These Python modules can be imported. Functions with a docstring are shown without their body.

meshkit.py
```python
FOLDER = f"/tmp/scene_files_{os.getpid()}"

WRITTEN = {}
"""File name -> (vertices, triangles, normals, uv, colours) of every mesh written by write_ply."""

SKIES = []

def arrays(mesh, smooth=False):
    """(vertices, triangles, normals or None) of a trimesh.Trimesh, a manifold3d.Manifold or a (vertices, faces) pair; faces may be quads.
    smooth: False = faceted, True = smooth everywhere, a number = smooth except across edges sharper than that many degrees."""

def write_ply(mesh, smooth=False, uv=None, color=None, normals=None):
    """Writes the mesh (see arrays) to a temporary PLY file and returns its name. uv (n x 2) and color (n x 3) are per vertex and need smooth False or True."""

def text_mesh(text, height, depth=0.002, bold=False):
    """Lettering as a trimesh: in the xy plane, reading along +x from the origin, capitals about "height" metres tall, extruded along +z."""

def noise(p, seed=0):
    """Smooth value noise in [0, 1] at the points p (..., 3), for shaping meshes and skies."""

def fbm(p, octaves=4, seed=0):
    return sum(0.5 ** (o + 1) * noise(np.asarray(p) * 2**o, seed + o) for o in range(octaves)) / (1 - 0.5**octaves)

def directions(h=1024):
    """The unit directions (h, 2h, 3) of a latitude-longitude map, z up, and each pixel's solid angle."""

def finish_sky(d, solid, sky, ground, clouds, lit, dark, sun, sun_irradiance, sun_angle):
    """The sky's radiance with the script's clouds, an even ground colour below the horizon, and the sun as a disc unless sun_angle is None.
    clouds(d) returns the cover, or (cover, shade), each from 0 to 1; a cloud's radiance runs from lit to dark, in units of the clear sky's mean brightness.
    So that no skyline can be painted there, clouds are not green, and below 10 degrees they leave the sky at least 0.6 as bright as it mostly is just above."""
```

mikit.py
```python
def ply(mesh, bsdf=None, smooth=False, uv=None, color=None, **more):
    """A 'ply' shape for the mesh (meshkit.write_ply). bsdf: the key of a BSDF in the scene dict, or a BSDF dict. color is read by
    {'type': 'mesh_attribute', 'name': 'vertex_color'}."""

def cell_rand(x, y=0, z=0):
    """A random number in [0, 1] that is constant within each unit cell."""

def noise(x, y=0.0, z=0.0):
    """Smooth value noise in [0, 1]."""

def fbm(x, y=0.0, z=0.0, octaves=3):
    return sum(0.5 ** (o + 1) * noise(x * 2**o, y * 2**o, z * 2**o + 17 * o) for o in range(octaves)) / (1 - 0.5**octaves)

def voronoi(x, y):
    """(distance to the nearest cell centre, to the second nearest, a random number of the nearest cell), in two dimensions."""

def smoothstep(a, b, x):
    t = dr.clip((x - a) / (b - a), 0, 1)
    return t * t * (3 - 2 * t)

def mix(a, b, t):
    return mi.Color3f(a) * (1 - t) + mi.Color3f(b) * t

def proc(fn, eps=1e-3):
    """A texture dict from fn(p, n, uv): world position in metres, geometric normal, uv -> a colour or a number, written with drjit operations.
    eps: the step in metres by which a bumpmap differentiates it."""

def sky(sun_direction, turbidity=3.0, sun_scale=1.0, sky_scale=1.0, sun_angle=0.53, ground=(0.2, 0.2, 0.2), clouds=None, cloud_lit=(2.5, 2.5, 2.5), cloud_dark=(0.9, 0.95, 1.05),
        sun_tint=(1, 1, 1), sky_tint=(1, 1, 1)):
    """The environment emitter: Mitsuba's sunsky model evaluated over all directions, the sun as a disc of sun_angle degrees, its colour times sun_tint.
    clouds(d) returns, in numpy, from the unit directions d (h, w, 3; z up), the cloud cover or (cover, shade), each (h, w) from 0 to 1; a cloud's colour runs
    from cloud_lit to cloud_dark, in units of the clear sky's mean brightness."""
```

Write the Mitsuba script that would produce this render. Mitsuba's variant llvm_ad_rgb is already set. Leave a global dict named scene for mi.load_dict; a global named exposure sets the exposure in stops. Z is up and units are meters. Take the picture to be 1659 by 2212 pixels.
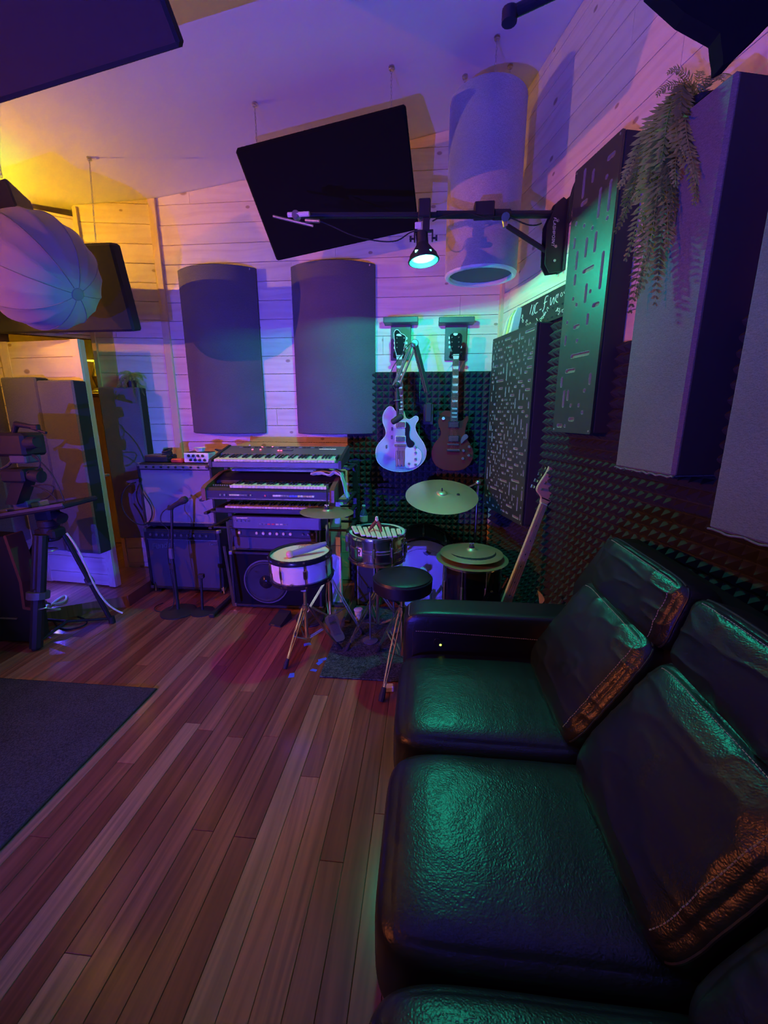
import math, random
import numpy as np, trimesh, shapely
import shapely.geometry as sg
from shapely import affinity
import drjit as dr, mitsuba as mi, mikit, meshkit
from mikit import noise, fbm, cell_rand, smoothstep, mix
T = mi.ScalarTransform4f
scene, labels = {}, {}
rnd = random.Random(7)
V = lambda *a: np.array(a, float)
unit = lambda v: np.asarray(v, float) / np.linalg.norm(v)

# ---------------------------------------------------------------- camera, light, exposure
EYE, PITCH, YAW, FOC = V(0, 0, 1.45), math.radians(13.3), math.radians(5.6), 912.0
FWD = V(-math.sin(YAW) * math.cos(PITCH), math.cos(YAW) * math.cos(PITCH), -math.sin(PITCH))
RGT = V(math.cos(YAW), math.sin(YAW), 0)
UPV = np.cross(RGT, FWD)
scene['camera'] = {'type': 'perspective', 'fov': math.degrees(2 * math.atan(829.5 / FOC)), 'fov_axis': 'x', 'near_clip': 0.05, 'far_clip': 50.0,
                   'to_world': T().look_at(origin=EYE.tolist(), target=(EYE + FWD).tolist(), up=[0, 0, 1])}
exposure = 0.0
rgb = lambda *c: {'type': 'rgb', 'value': [float(x) for x in c]}
def point(key, p, col, k):
    scene[key] = {'type': 'point', 'position': [float(x) for x in p], 'intensity': rgb(*(k * np.array(col)))}
def spot(key, p, target, col, k, cut=40, beam=25):
    scene[key] = {'type': 'spot', 'to_world': T().look_at(origin=[float(x) for x in p], target=[float(x) for x in target], up=[0.01, 0.02, 1]), 'intensity': rgb(*(k * np.array(col))),
                  'cutoff_angle': float(cut), 'beam_width': float(beam)}
AMBER, ROSE, BLUE, CYAN = (1.0, .46, .008), (1.0, .22, .07), (.06, .045, 1.0), (.01, .85, .52)
spot('amber_lamp_light', (-2.98, 2.55, 2.55), (-1.7, 3.3, 2.95), AMBER, 5.4, 78, 60)   # amber lamp high on the left, outside the frame
spot('rose_lamp_light', (-3.3, .1, 2.0), (-.1, 2.8, 1.35), ROSE, 20.0, 43, 14)          # warm lamp on the left, behind the viewer
spot('amber_door_light', (-2.85, 2.25, 1.98), (-2.8, 2.95, 1.6), AMBER, .9, 60, 25)    # amber lamp that lights the door leaf
spot('blue_lamp_light', (-1.5, -1.0, .75), (-1.05, 3.2, .95), BLUE, 92.0, 29, 6)      # blue LED lamp behind the viewer
point('blue_bar_light', (-2.8, 2.70, .22), BLUE, .35)                  # blue LED bar on the floor between the dark case and the door
spot('blue_floor_light', (-1.0, -.8, .4), (-.1, 1.2, 3.3), BLUE, 46.0, 48, 8)        # blue LED uplight behind the viewer
point('passage_light', (-3.3, 4.2, 2.1), (1.0, .46, .01), 20.0)          # light of the passage behind the door
CYAN_POWER = 3.5                                                        # the stage lamp on the boom

# ---------------------------------------------------------------- pixel -> point on a real plane
def ray(x, y): return FWD * FOC + RGT * (x - 829.5) - UPV * (y - 1106)
def at(x, y, Y):
    r = ray(x, y); return EYE + r * (Y / r[1])
def fl(x, y, z=0.0):
    r = ray(x, y); return EYE + r * ((z - EYE[2]) / r[2])
YB = 3.47                                                               # back wall
COR = V(0.5405, YB, 0)                                                   # corner with the right wall
PR, PL = math.radians(14.4), math.radians(10.6)
NR, DR = V(math.cos(PR), math.sin(PR), 0), V(math.sin(PR), -math.cos(PR), 0)   # right wall: outward, towards the camera
CL = V(-2.101, YB, 0)
DL, NL = V(-math.cos(PL), -math.sin(PL), 0), V(-math.sin(PL), math.cos(PL), 0)   # left wall piece
Zv = V(0, 0, 1)
def rw(x, y, d=0.0):
    r = ray(x, y); t = (NR @ COR - d - NR @ EYE) / (NR @ r); return EYE + r * t
def rp(s, z, d=0.0): return COR + DR * s - NR * d + Zv * z           # point on the right wall, d metres in front
def lp(t, z, d=0.0): return CL + DL * t - NL * d + Zv * z
def ceilz(x):
    d = min(x, .6) + 2.757; return 2.955 + .1 * d + .0131 * d * d + max(0, x - .6) * .1

# ---------------------------------------------------------------- meshes
cat = trimesh.util.concatenate
def hull(pts): return trimesh.convex.convex_hull(np.asarray(pts, float))
def box(x0, x1, y0, y1, z0, z1, r=0.0):
    if r <= 0:
        m = trimesh.creation.box(extents=[x1 - x0, y1 - y0, z1 - z0]); m.apply_translation([(x0 + x1) / 2, (y0 + y1) / 2, (z0 + z1) / 2]); return m
    P = []
    for x, a in ((x0, 1), (x1, -1)):
        for y, b in ((y0, 1), (y1, -1)):
            for z, c in ((z0, 1), (z1, -1)):
                P += [(x, y + b * r, z + c * r), (x + a * r, y, z + c * r), (x + a * r, y + b * r, z)]
    return hull(P)
def frame(o, x, y, z=None):
    M = np.eye(4); M[:3, 0], M[:3, 1] = unit(x), unit(y)
    M[:3, 2] = unit(np.cross(M[:3, 0], M[:3, 1]) if z is None else z); M[:3, 3] = o; return M
def put(m, M):
    m = m.copy(); m.apply_transform(M)
    return m
def rotz(deg, o=(0, 0, 0)):
    a = math.radians(deg); return frame(o, (math.cos(a), math.sin(a), 0), (-math.sin(a), math.cos(a), 0))
def along(a, b, xh=(0, 0, 1)):
    z = unit(V(*b) - V(*a)); xh = V(*xh)
    if abs(z @ unit(xh)) > .98: xh = V(1, 0, 0)
    x = unit(xh - z * (xh @ z)); return frame(a, x, np.cross(z, x), z)
def tube(pts, r, n=10, cap=True):
    p = np.asarray(pts, float); k = len(p); r = np.broadcast_to(r, (k,))
    t = np.gradient(p, axis=0); t /= np.linalg.norm(t, axis=1, keepdims=True) + 1e-12
    a = np.cross(t[0], [0, 0, 1.]); a = np.cross(t[0], [1., 0, 0]) if np.linalg.norm(a) < .1 else a
    A = []
    for i in range(k):
        a = a - t[i] * (a @ t[i]); a /= np.linalg.norm(a); A.append(a)
    A = np.array(A); B = np.cross(t, A); th = np.arange(n) * 2 * np.pi / n
    v = p[:, None] + r[:, None, None] * (np.cos(th)[None, :, None] * A[:, None] + np.sin(th)[None, :, None] * B[:, None])
    v = v.reshape(-1, 3); f = []
    for i in range(k - 1):
        for j in range(n):
            a0, b0 = i * n + j, i * n + (j + 1) % n; f += [[a0, b0, b0 + n], [a0, b0 + n, a0 + n]]
    if cap:
        v = np.vstack([v, p[0], p[-1]]); c0, c1 = len(v) - 2, len(v) - 1
        for j in range(n):
            f += [[c0, (j + 1) % n, j], [c1, (k - 1) * n + j, (k - 1) * n + (j + 1) % n]]
    return trimesh.Trimesh(v, f, process=False)
def rod(a, b, r, n=12): return tube([a, b], r, n)
def curve(pts, k=24):
    p = np.asarray(pts, float); m = len(p)
    if m < 3: return p
    from scipy.interpolate import CubicSpline
    s = np.concatenate([[0], np.cumsum(np.linalg.norm(np.diff(p, axis=0), axis=1) + 1e-6)])
    return CubicSpline(s, p)(np.linspace(0, s[-1], k))
def lathe(prof, n=40):
    m = trimesh.creation.revolve(np.asarray(prof, float), sections=n)
    if m.volume < 0: m.invert()
    return m
def cyl(r, z0, z1, n=40, b=0.0):
    return lathe([(0, z0), (r - b, z0), (r, z0 + b), (r, z1 - b), (r - b, z1), (0, z1)] if b else [(0, z0), (r, z0), (r, z1), (0, z1)], n)
def ext(poly, h): return cat([trimesh.creation.extrude_polygon(g, h, engine='earcut') for g in getattr(poly, 'geoms', [poly]) if g.area > 1e-9])
def ring(R, r, n=40, m=10):
    th = np.linspace(0, 2 * np.pi, n + 1)[:-1]; ph = np.linspace(0, 2 * np.pi, m + 1)[:-1]
    return lathe([(R + r * math.cos(a), r * math.sin(a)) for a in list(ph) + [ph[0]]], n)
def smooth_poly(pts, k=120):
    p = np.asarray(pts, float); p = np.vstack([p, p[:1]])
    from scipy.interpolate import CubicSpline
    s = np.concatenate([[0], np.cumsum(np.linalg.norm(np.diff(p, axis=0), axis=1))])
    return sg.Polygon(CubicSpline(s, p, bc_type='periodic')(np.linspace(0, s[-1], k + 1)[:-1])).buffer(0)
def bevel_ext(poly, h, b=.004):                                        # extruded outline with both rims bevelled
    m = cat([put(ext(poly.buffer(-b), h), np.eye(4)), put(ext(poly, h - 2 * b), frame((0, 0, b), (1, 0, 0), (0, 1, 0)))]); return m

# ---------------------------------------------------------------- entries
def uniq(k):
    if k not in used: used.add(k); return k
    i = 1
    while f'{k}_{i:03d}' in used: i += 1
    used.add(f'{k}_{i:03d}'); return f'{k}_{i:03d}'
used = set()
def thing(name, label, category, group=None):
    k = uniq(name); labels[k] = {'label': label, 'category': category}
    if group: labels[k]['group'] = group
    return k
def part(parent, name, mesh, mat, smooth=30, label=None, kind=None, uv=None, **kw):
    k = uniq(parent + '__' + name)
    scene[k] = mikit.ply(mesh, mat, smooth, uv=uv, **kw)
    if label or kind: labels[k] = {a: b for a, b in (('label', label), ('kind', kind)) if b}
    return k
def single(name, mesh, mat, label, category, group=None, smooth=30, kind=None, **kw):
    k = thing(name, label, category, group)
    if kind: labels[k]['kind'] = kind
    scene[k] = mikit.ply(mesh, mat, smooth, **kw); return k
def struct(name, mesh, mat, smooth=False, **kw):
    k = uniq(name); scene[k] = mikit.ply(mesh, mat, smooth, **kw); labels[k] = {'kind': 'structure'}; return k

# ---------------------------------------------------------------- materials
def mat(name, base, rough=.6, metal=0.0, spec=.5, two=True, **kw):
    d = {'type': 'principled', 'base_color': rgb(*base) if isinstance(base, (tuple, list)) else base, 'roughness': rough, 'metallic': metal, 'specular': spec, **kw}
    scene[name] = {'type': 'twosided', 'b': d} if two else d
def bump(name, fn, scale, eps=1e-3):
    scene[name]['b'] = {'type': 'bumpmap', 'arbitrary': mikit.proc(fn, eps), 'scale': scale, 'bsdf': scene[name]['b']}
def pine_tex(p, n, uv):
    i = dr.floor(uv.x / 8); u, v = uv.x - 8 * i, uv.y
    r = cell_rand(i, 3)
    g = fbm(u * 2.2 + i * 13.7, v * 42 + noise(u * 3 + i, v * 8) * 2.2, i)
    c = mix((.84, .73, .57), (.72, .58, .42), smoothstep(.35, .85, g) * .6 + r * .2)
    cu = dr.floor(u / .45); ku, kv = (cu + .2 + .6 * cell_rand(cu, i, 5)) * .45, .02 + .09 * cell_rand(cu, i, 6)
    d = dr.sqrt(dr.square((u - ku) * .62) + dr.square(v - kv)) / (.007 + .012 * cell_rand(cu, i, 7))
    k = (1 - smoothstep(.6, 1.25, d)) * dr.select(cell_rand(cu, i, 8) > .52, 1.0, 0.0)
    return mix(c, (.34, .21, .12), k * .8)
def jarrah_tex(p, n, uv):
    i = dr.floor(uv.x / 8); u, v = uv.x - 8 * i, uv.y
    r, r2 = cell_rand(i, 11), cell_rand(i, 12)
    g = fbm(u * 2.5 + i * 7.3, v * 70 + noise(u * 2 + i * 3, v * 10) * 3.0, i)
    c = mix((.17, .045, .025), (.46, .175, .085), r * dr.sqrt(r) * .9 + .05)
    c = mix(c, (.50, .27, .14), dr.select(r2 > .86, .5, 0.0))
    return c * (.55 + .85 * g)
def fabric_tex(p, n, uv):
    g = noise(p.x * 330, p.y * 330, p.z * 330) * .5 + noise(p.x * 140, p.y * 140, p.z * 900) * .5
    return mi.Color3f(.165, .16, .168) * (.62 + .76 * g) * (.92 + .16 * noise(p.x * 7, p.y * 7, p.z * 7))
def rug_tex(p, n, uv):
    return mi.Color3f(.055, .047, .046) * (.5 + 1.0 * noise(p.x * 240, p.y * 240) + .35 * fbm(p.x * 9, p.y * 9))
def mat_tex(p, n, uv):
    g = noise(p.x * 160, p.y * 160) * .6 + .4 * noise(p.x * 60, p.y * 60)
    r = .5 + .5 * dr.sin(p.y * 420 + noise(p.x * 40, p.y * 20) * 2)
    return mix((.02, .024, .026), (.115, .125, .13), smoothstep(.2, .9, g * .65 + r * .35))
def leather_tex(p, n, uv):
    return mi.Float(.5) * fbm(p.x * 90, p.y * 90, p.z * 90) + mi.Float(.5) * noise(p.x * 330, p.y * 330, p.z * 330)
mat('pine', mikit.proc(pine_tex), .55, spec=.3, two=True)
mat('jarrah', mikit.proc(jarrah_tex), .19, spec=.5)
mat('fabric', mikit.proc(fabric_tex), .95, spec=.05, two=True)
mat('fabric_dark', mikit.proc(lambda p, n, uv: fabric_tex(p, n, uv) * .75), .95, spec=.05)
mat('fabric_pale', mikit.proc(lambda p, n, uv: fabric_tex(p, n, uv) * 2.6), .95, spec=.05)
mat('rug_pile', mikit.proc(rug_tex), 1.0, spec=.0)
mat('mat_pile', mikit.proc(mat_tex), 1.0, spec=.02)
mat('leather', (.006, .006, .006), .35, spec=.65); bump('leather', leather_tex, .0012, 6e-4)
mat('leather_smooth', (.02, .02, .02), .3, spec=.5)
mat('thread', (.33, .27, .22), .8)
mat('ceiling_paint', (.74, .73, .72), .7, spec=.2, two=True)
mat('plain_wall', (.45, .35, .27), .8, two=True)
mat('groove', (.07, .05, .04), .9, two=True)
mat('foam', (.048, .05, .052), .95, spec=.06)
mat('black', (.018, .018, .02), .55, two=True)
mat('black_cloth', (.012, .012, .013), .95, spec=.03, two=True)
mat('black_gloss', (.012, .012, .014), .16, spec=.5)
mat('perforated_black', (.022, .023, .024), .46, spec=.9)
mat('raw_edge', (.36, .34, .3), .8)
mat('core', (.16, .16, .15), .9)
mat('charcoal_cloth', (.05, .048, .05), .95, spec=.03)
mat('chrome', (.78, .78, .8), .16, metal=1.0)
mat('steel', (.55, .55, .57), .34, metal=1.0)
mat('brass', (.80, .66, .36), .38, metal=.85)
mat('gold', (.85, .6, .2), .2, metal=1.0)
mat('white_plastic', (.8, .8, .78), .4)
mat('ivory', (.78, .76, .68), .3)
mat('drumhead', (.82, .82, .8), .55, two=True)
mat('white_shell', (.8, .79, .77), .25)
mat('white_lacquer', (.46, .5, .5), .14, spec=.6, clearcoat=.6)
mat('lantern_cloth', (.36, .34, .34), .8, spec=.1, two=True)
mat('lantern_rib', (.22, .21, .22), .8)
mat('maple', (.66, .43, .22), .35)
mat('maple_light', (.72, .52, .28), .4)
mat('rosewood', (.10, .05, .03), .5)
mat('mahogany', (.11, .03, .018), .22, spec=.5)
mat('walnut', (.16, .07, .035), .45)
mat('grey_plastic', (.10, .10, .105), .45)
mat('grey_metal', (.3, .3, .32), .4, metal=.8)
mat('grille', (.25, .24, .24), .95, spec=.05)
mat('grille_dark', (.085, .083, .10), .95, spec=.05)
mat('tolex', (.016, .016, .018), .6)
mat('rubber', (.02, .02, .02), .7)
mat('red_plastic', (.6, .05, .03), .4)
mat('dark_red', (.22, .03, .025), .5)
mat('tape_blue', (.10, .14, .8), .6)
mat('cloth_white', (.62, .64, .6), .95)
mat('leaf', (.34, .40, .08), .6, two=True)
mat('leaf_dark', (.15, .18, .04), .7, two=True)
mat('pale_wood', (.75, .7, .55), .5)
mat('mallet_tip', (.7, .33, .22), .6)
mat('green_glass', (.03, .10, .05), .1, spec=.7)
mat('yellow_paper', (.72, .72, .25), .7)
mat('paper', (.7, .68, .6), .8)
mat('cream_paint', (.75, .58, .33), .6, two=True)
def glow(mesh, key, col, k, mat_='white_plastic', smooth=False):
    scene[key] = mikit.ply(mesh, mat_, smooth); scene[key]['emitter'] = {'type': 'area', 'radiance': rgb(*(k * np.array(col)))}

# ================================================================ the setting
def panel_uv(m, o, a, b, i):
    q = np.asarray(m.vertices) - o; return np.stack([8 * i + 4 + q @ a * .999, q @ b], 1)
PIECE = [0]
def planks(holder, o, a, b, nrm, poly, pitch, breaks, t=.018, gap=.0034, name='plank', matn='pine', z0=0.0):
    """Boards of one wall: poly in (a, b) metres, rows of pitch along b, thickness t along nrm; breaks(row) gives the butt joints."""
    x0, y0, x1, y1 = poly.bounds; row = int(math.floor((y0 - z0) / pitch))
    while z0 + row * pitch < y1:
        xs = [x0 - .1] + sorted(breaks(row)) + [x1 + .1]
        for u0, u1 in zip(xs, xs[1:]):
            g = poly.intersection(sg.box(u0 + gap / 4, z0 + row * pitch + gap / 2, u1 - gap / 4, z0 + (row + 1) * pitch - gap / 2))
            if g.is_empty or g.area < .0008: continue
            PIECE[0] += 1; m = ext(g, t)
            v = np.asarray(m.vertices); uv = np.stack([8 * PIECE[0] + 4 + (v[:, 0] - (x0 + x1) / 2) + rnd.uniform(-.5, .5), v[:, 1] - z0 - row * pitch], 1)
            m.vertices = o + v[:, :1] * a + v[:, 1:2] * b + v[:, 2:3] * nrm
            if np.cross(a, b) @ nrm < 0: m.faces = np.asarray(m.faces)[:, ::-1]
            part(holder, name, m, matn, False, uv=uv)
        row += 1
# floor
struct('floor', box(-4.6, 1.9, -1.3, 4.9, -.06, -.022), 'groove')
BW = .08
c = 0
x = -4.0
while x < 1.45:
    y = -1.2 - rnd.uniform(0, 1.2)
    while y < 3.45:
        L = rnd.uniform(1.1, 2.1); a, b = max(y, -1.2), min(y + L, 3.46)
        if b - a > .05:
            m = box(x + .0006, x + BW - .0006, a + .0006, b - .0006, -.022, 0, .0011); PIECE[0] += 1
            v = np.asarray(m.vertices); uv = np.stack([8 * PIECE[0] + 3 + v[:, 1] - a, v[:, 0] - x], 1)
            part('floor', 'board', m, 'jarrah', False, uv=uv)
        y += L
    x += BW
# ceiling (a gentle rake, rising to the right)
xs = np.linspace(-4.6, 1.9, 40); cv = [(xx, yy, ceilz(xx) + dz) for dz in (0, .05) for yy in (-1.3, 4.9) for xx in xs]; n = len(xs); cf = []
for i in range(n - 1):
    cf += [[i, n + i + 1, i + 1], [i, n + i, n + i + 1], [2 * n + i, 2 * n + i + 1, 3 * n + i + 1], [2 * n + i, 3 * n + i + 1, 3 * n + i]]
struct('ceiling', trimesh.Trimesh(cv, cf, process=False), 'ceiling_paint', True)
# back wall
bp = sg.Polygon([(-2.101, 0)] + [(COR[0] + .0, 0)] + [(xx, ceilz(xx) - .004) for xx in np.linspace(COR[0], -2.101, 24)])
def slab(poly, o, a, b, nrm, t):
    m = ext(poly, t); v = np.asarray(m.vertices); m.vertices = o + v[:, :1] * a + v[:, 1:2] * b + v[:, 2:3] * nrm
    if np.cross(a, b) @ nrm < 0: m.faces = np.asarray(m.faces)[:, ::-1]
    return m
X_, Y_ = V(1, 0, 0), V(0, 1, 0)
WT = .018
struct('wall_back', slab(bp, V(0, YB + WT, 0), X_, Zv, Y_, .08), 'groove')
br = random.Random(3)
def brk(lo, hi, L):
    def f(row):
        x = lo - br.uniform(0, L); out = []
        while x < hi: x += br.uniform(.8, 1.25) * L; out.append(x)
        return out
    return f
planks('wall_back', V(0, YB + WT, 0), X_, Zv, -Y_, bp, .1362, brk(-2.1, .54, 1.35), z0=-.02)
# right wall
rpoly = sg.Polygon([(0, 0), (4.6, 0)] + [(s, ceilz((COR + DR * s)[0]) - .004) for s in np.linspace(4.6, 0, 20)])
struct('wall_right', slab(rpoly, COR + NR * WT, DR, Zv, NR, .08), 'groove')
planks('wall_right', COR + NR * WT, DR, Zv, -NR, rpoly.intersection(sg.box(0, 1.6, 4.6, 5)), .1362, brk(0, 4.6, 1.6), z0=-.02)
# left wall piece, from the corner trim to the doorway
lpoly = sg.Polygon([(0, 0), (.583, 0), (.583, ceilz(-2.672) - .004), (0, ceilz(-2.101) - .004)])
struct('wall_left', slab(lpoly, CL + NL * WT, DL, Zv, NL, .07), 'cream_paint')
planks('wall_left', CL + NL * WT, DL, Zv, -NL, lpoly, .1362, brk(0, .58, 3.0), z0=-.01)
struct('trim_1', box(-2.135, -2.075, YB - .02, YB + .006, 0, ceilz(-2.1) - .006, .004), 'cream_paint')
struct('trim_2', slab(sg.box(-.02, 0, .03, ceilz(.5) - .03), COR - NR * .0, DR, Zv, -NR, .022), 'cream_paint')
struct('trim_3', slab(sg.box(.555, 0, .584, ceilz(-2.68) - .02), CL, DL, Zv, -NL, .02), 'cream_paint')
# unseen room: the rest of the walls that close it
struct('wall_front', box(-4.5, 1.9, -1.3, -1.22, 0, 3.6), 'plain_wall')
struct('wall_side', box(-4.6, -4.5, -1.3, 4.9, 0, 3.4), 'plain_wall')
# raised landing and the passage behind the door
plat = sg.Polygon([(-2.66, 2.50), (-2.23, 2.775), (-2.27, 3.33), (-2.66, 3.36), (-2.70, 4.85), (-4.4, 4.85), (-4.4, 2.50)])
m = ext(plat, .09); v = np.asarray(m.vertices)
struct('floor_landing', m, 'jarrah', uv=np.stack([v[:, 1] + 4, v[:, 0]], 1))
struct('wall_passage_right', box(-2.70, -2.64, 3.40, 4.9, 0, 2.9), 'cream_paint')
struct('wall_passage_end', box(-4.5, -2.64, 4.85, 4.95, 0, 2.9), 'cream_paint')
hinge = V(-3.10, 2.985, 0)
struct('wall_hinge', box(-4.5, -3.12, 3.0, 3.08, 0, 2.88), 'groove')
planks('wall_hinge', V(0, 3.0, 0), X_, Zv, -Y_, sg.box(-4.5, .09, -3.12, 2.88), .1362, brk(-4.5, -3.1, 3))
hd = unit(V(-2.68, 3.38, 0) - V(-3.12, 3.04, 0)); hn = V(hd[1], -hd[0], 0)
struct('wall_header', slab(sg.box(0, 2.02, .58, 2.88), V(-3.12, 3.03, 0), hd, Zv, -hn, .06), 'groove')
planks('wall_header', V(-3.12, 3.03, 0), hd, Zv, hn, sg.box(0, 2.02, .58, 2.88), .1362, lambda r: [])
# the door leaf, ajar
da = unit(V(-2.385, 2.915, 0) - hinge); dn = V(da[1], -da[0], 0); DW = .685
dk = struct('door_1', slab(sg.box(0, .10, DW, 1.945), hinge, da, Zv, -dn, .035), 'cream_paint')
planks(dk, hinge, da, Zv, dn, sg.box(.075, .105, DW - .06, 1.94), .1362, lambda r: [], t=.012, z0=.06)
part(dk, 'stile', slab(sg.box(DW - .06, .10, DW, 1.945), hinge, da, Zv, dn, .02), 'pine', False)
part(dk, 'stile', slab(sg.box(0, .10, .075, 1.945), hinge, da, Zv, dn, .016), 'pine', False)
hp = hinge + da * (DW - .02) + Zv * .98
part(dk, 'handle', tube([hp - dn * .03, hp - dn * .09, hp - dn * .09 - da * .1], .009), 'brass')
# wall lamp in the passage
L0 = at(202, 757, 4.2)
t = thing('table_lamp', 'glowing yellow lamp shade seen through the gap of the open door', 'lamp')
def shift(m, p): return put(m, frame(p, (1, 0, 0), (0, 1, 0)))
part(t, 'shade', shift(lathe([(.07, .10), (.11, -.10), (.108, -.10), (.068, .10), (.07, .10)], 32), L0), 'yellow_paper')
glow(shift(lathe([(0, -.05), (.03, -.04), (.042, 0), (.03, .04), (0, .05)], 20), L0), t + '__bulb', (1.0, .5, .06), 60, 'white_plastic', True)
part(t, 'base', shift(lathe([(0, -.42), (.08, -.42), (.08, -.40), (.02, -.36), (.05, -.25), (.012, -.12), (.012, -.05), (0, -.05)], 24), L0), 'black')
t = thing('cabinet', 'cream cabinet under the lamp in the passage', 'cabinet')
part(t, 'body', box(L0[0] - .3, L0[0] + .3, 4.02, 4.45, .09, L0[2] - .46, .008), 'cream_paint')
part(t, 'top', box(L0[0] - .32, L0[0] + .32, 4.0, 4.46, L0[2] - .46, L0[2] - .42, .006), 'walnut')
for dx in (-.15, .15):
    part(t, 'door', box(L0[0] + dx - .14, L0[0] + dx + .14, 4.005, 4.02, .14, L0[2] - .5, .004), 'cream_paint')

# ---------------------------------------------------------------- acoustic foam, tile by tile
FT, NP = .2925, 6
def foam_mesh():
    p = FT / NP; v, f = [], []
    def q(*ids): f.extend([[ids[0], ids[1], ids[2]]] + ([[ids[0], ids[2], ids[3]]] if len(ids) == 4 else []))
    for i in range(NP):
        for j in range(NP):
            x, z = i * p, j * p; n = len(v); e = .002
            v += [(x + e, .014, z + e), (x + p - e, .014, z + e), (x + p - e, .014, z + p - e), (x + e, .014, z + p - e), (x + p / 2, .052, z + p / 2)]
            f += [[n, n + 1, n + 4], [n + 1, n + 2, n + 4], [n + 2, n + 3, n + 4], [n + 3, n, n + 4]]
    b = box(0.001, FT - .001, 0, .0142, .001, FT - .001)
    b2 = b.copy(); v2 = np.asarray(b2.vertices)
    return trimesh.Trimesh(np.vstack([v, v2]), np.vstack([f, np.asarray(b2.faces)[:, ::-1] * 1 + len(v)]), process=False)
fm = foam_mesh(); fp = mikit.ply(fm, 'foam', False)
def foam_tile(holder, o, a, nrm):
    k = uniq(holder + '__foam_tile'); M = np.eye(4); M[:3, 0], M[:3, 1], M[:3, 2], M[:3, 3] = a, nrm, Zv, o
    scene[k] = {**fp, 'to_world': T(M.tolist())}
FZ = 1.757
for i in range(4):
    for j in range(6): foam_tile('wall_back', V(COR[0] - .012 - (i + 1) * FT, YB, FZ - (j + 1) * FT), X_, -Y_)
for i in range(11):
    for j in range(6): foam_tile('wall_right', rp(.055 + i * FT, FZ - (j + 1) * FT), DR, -NR)

for i in (2, 3): foam_tile('wall_right', rp(.055 + i * FT, FZ), DR, -NR)

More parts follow.
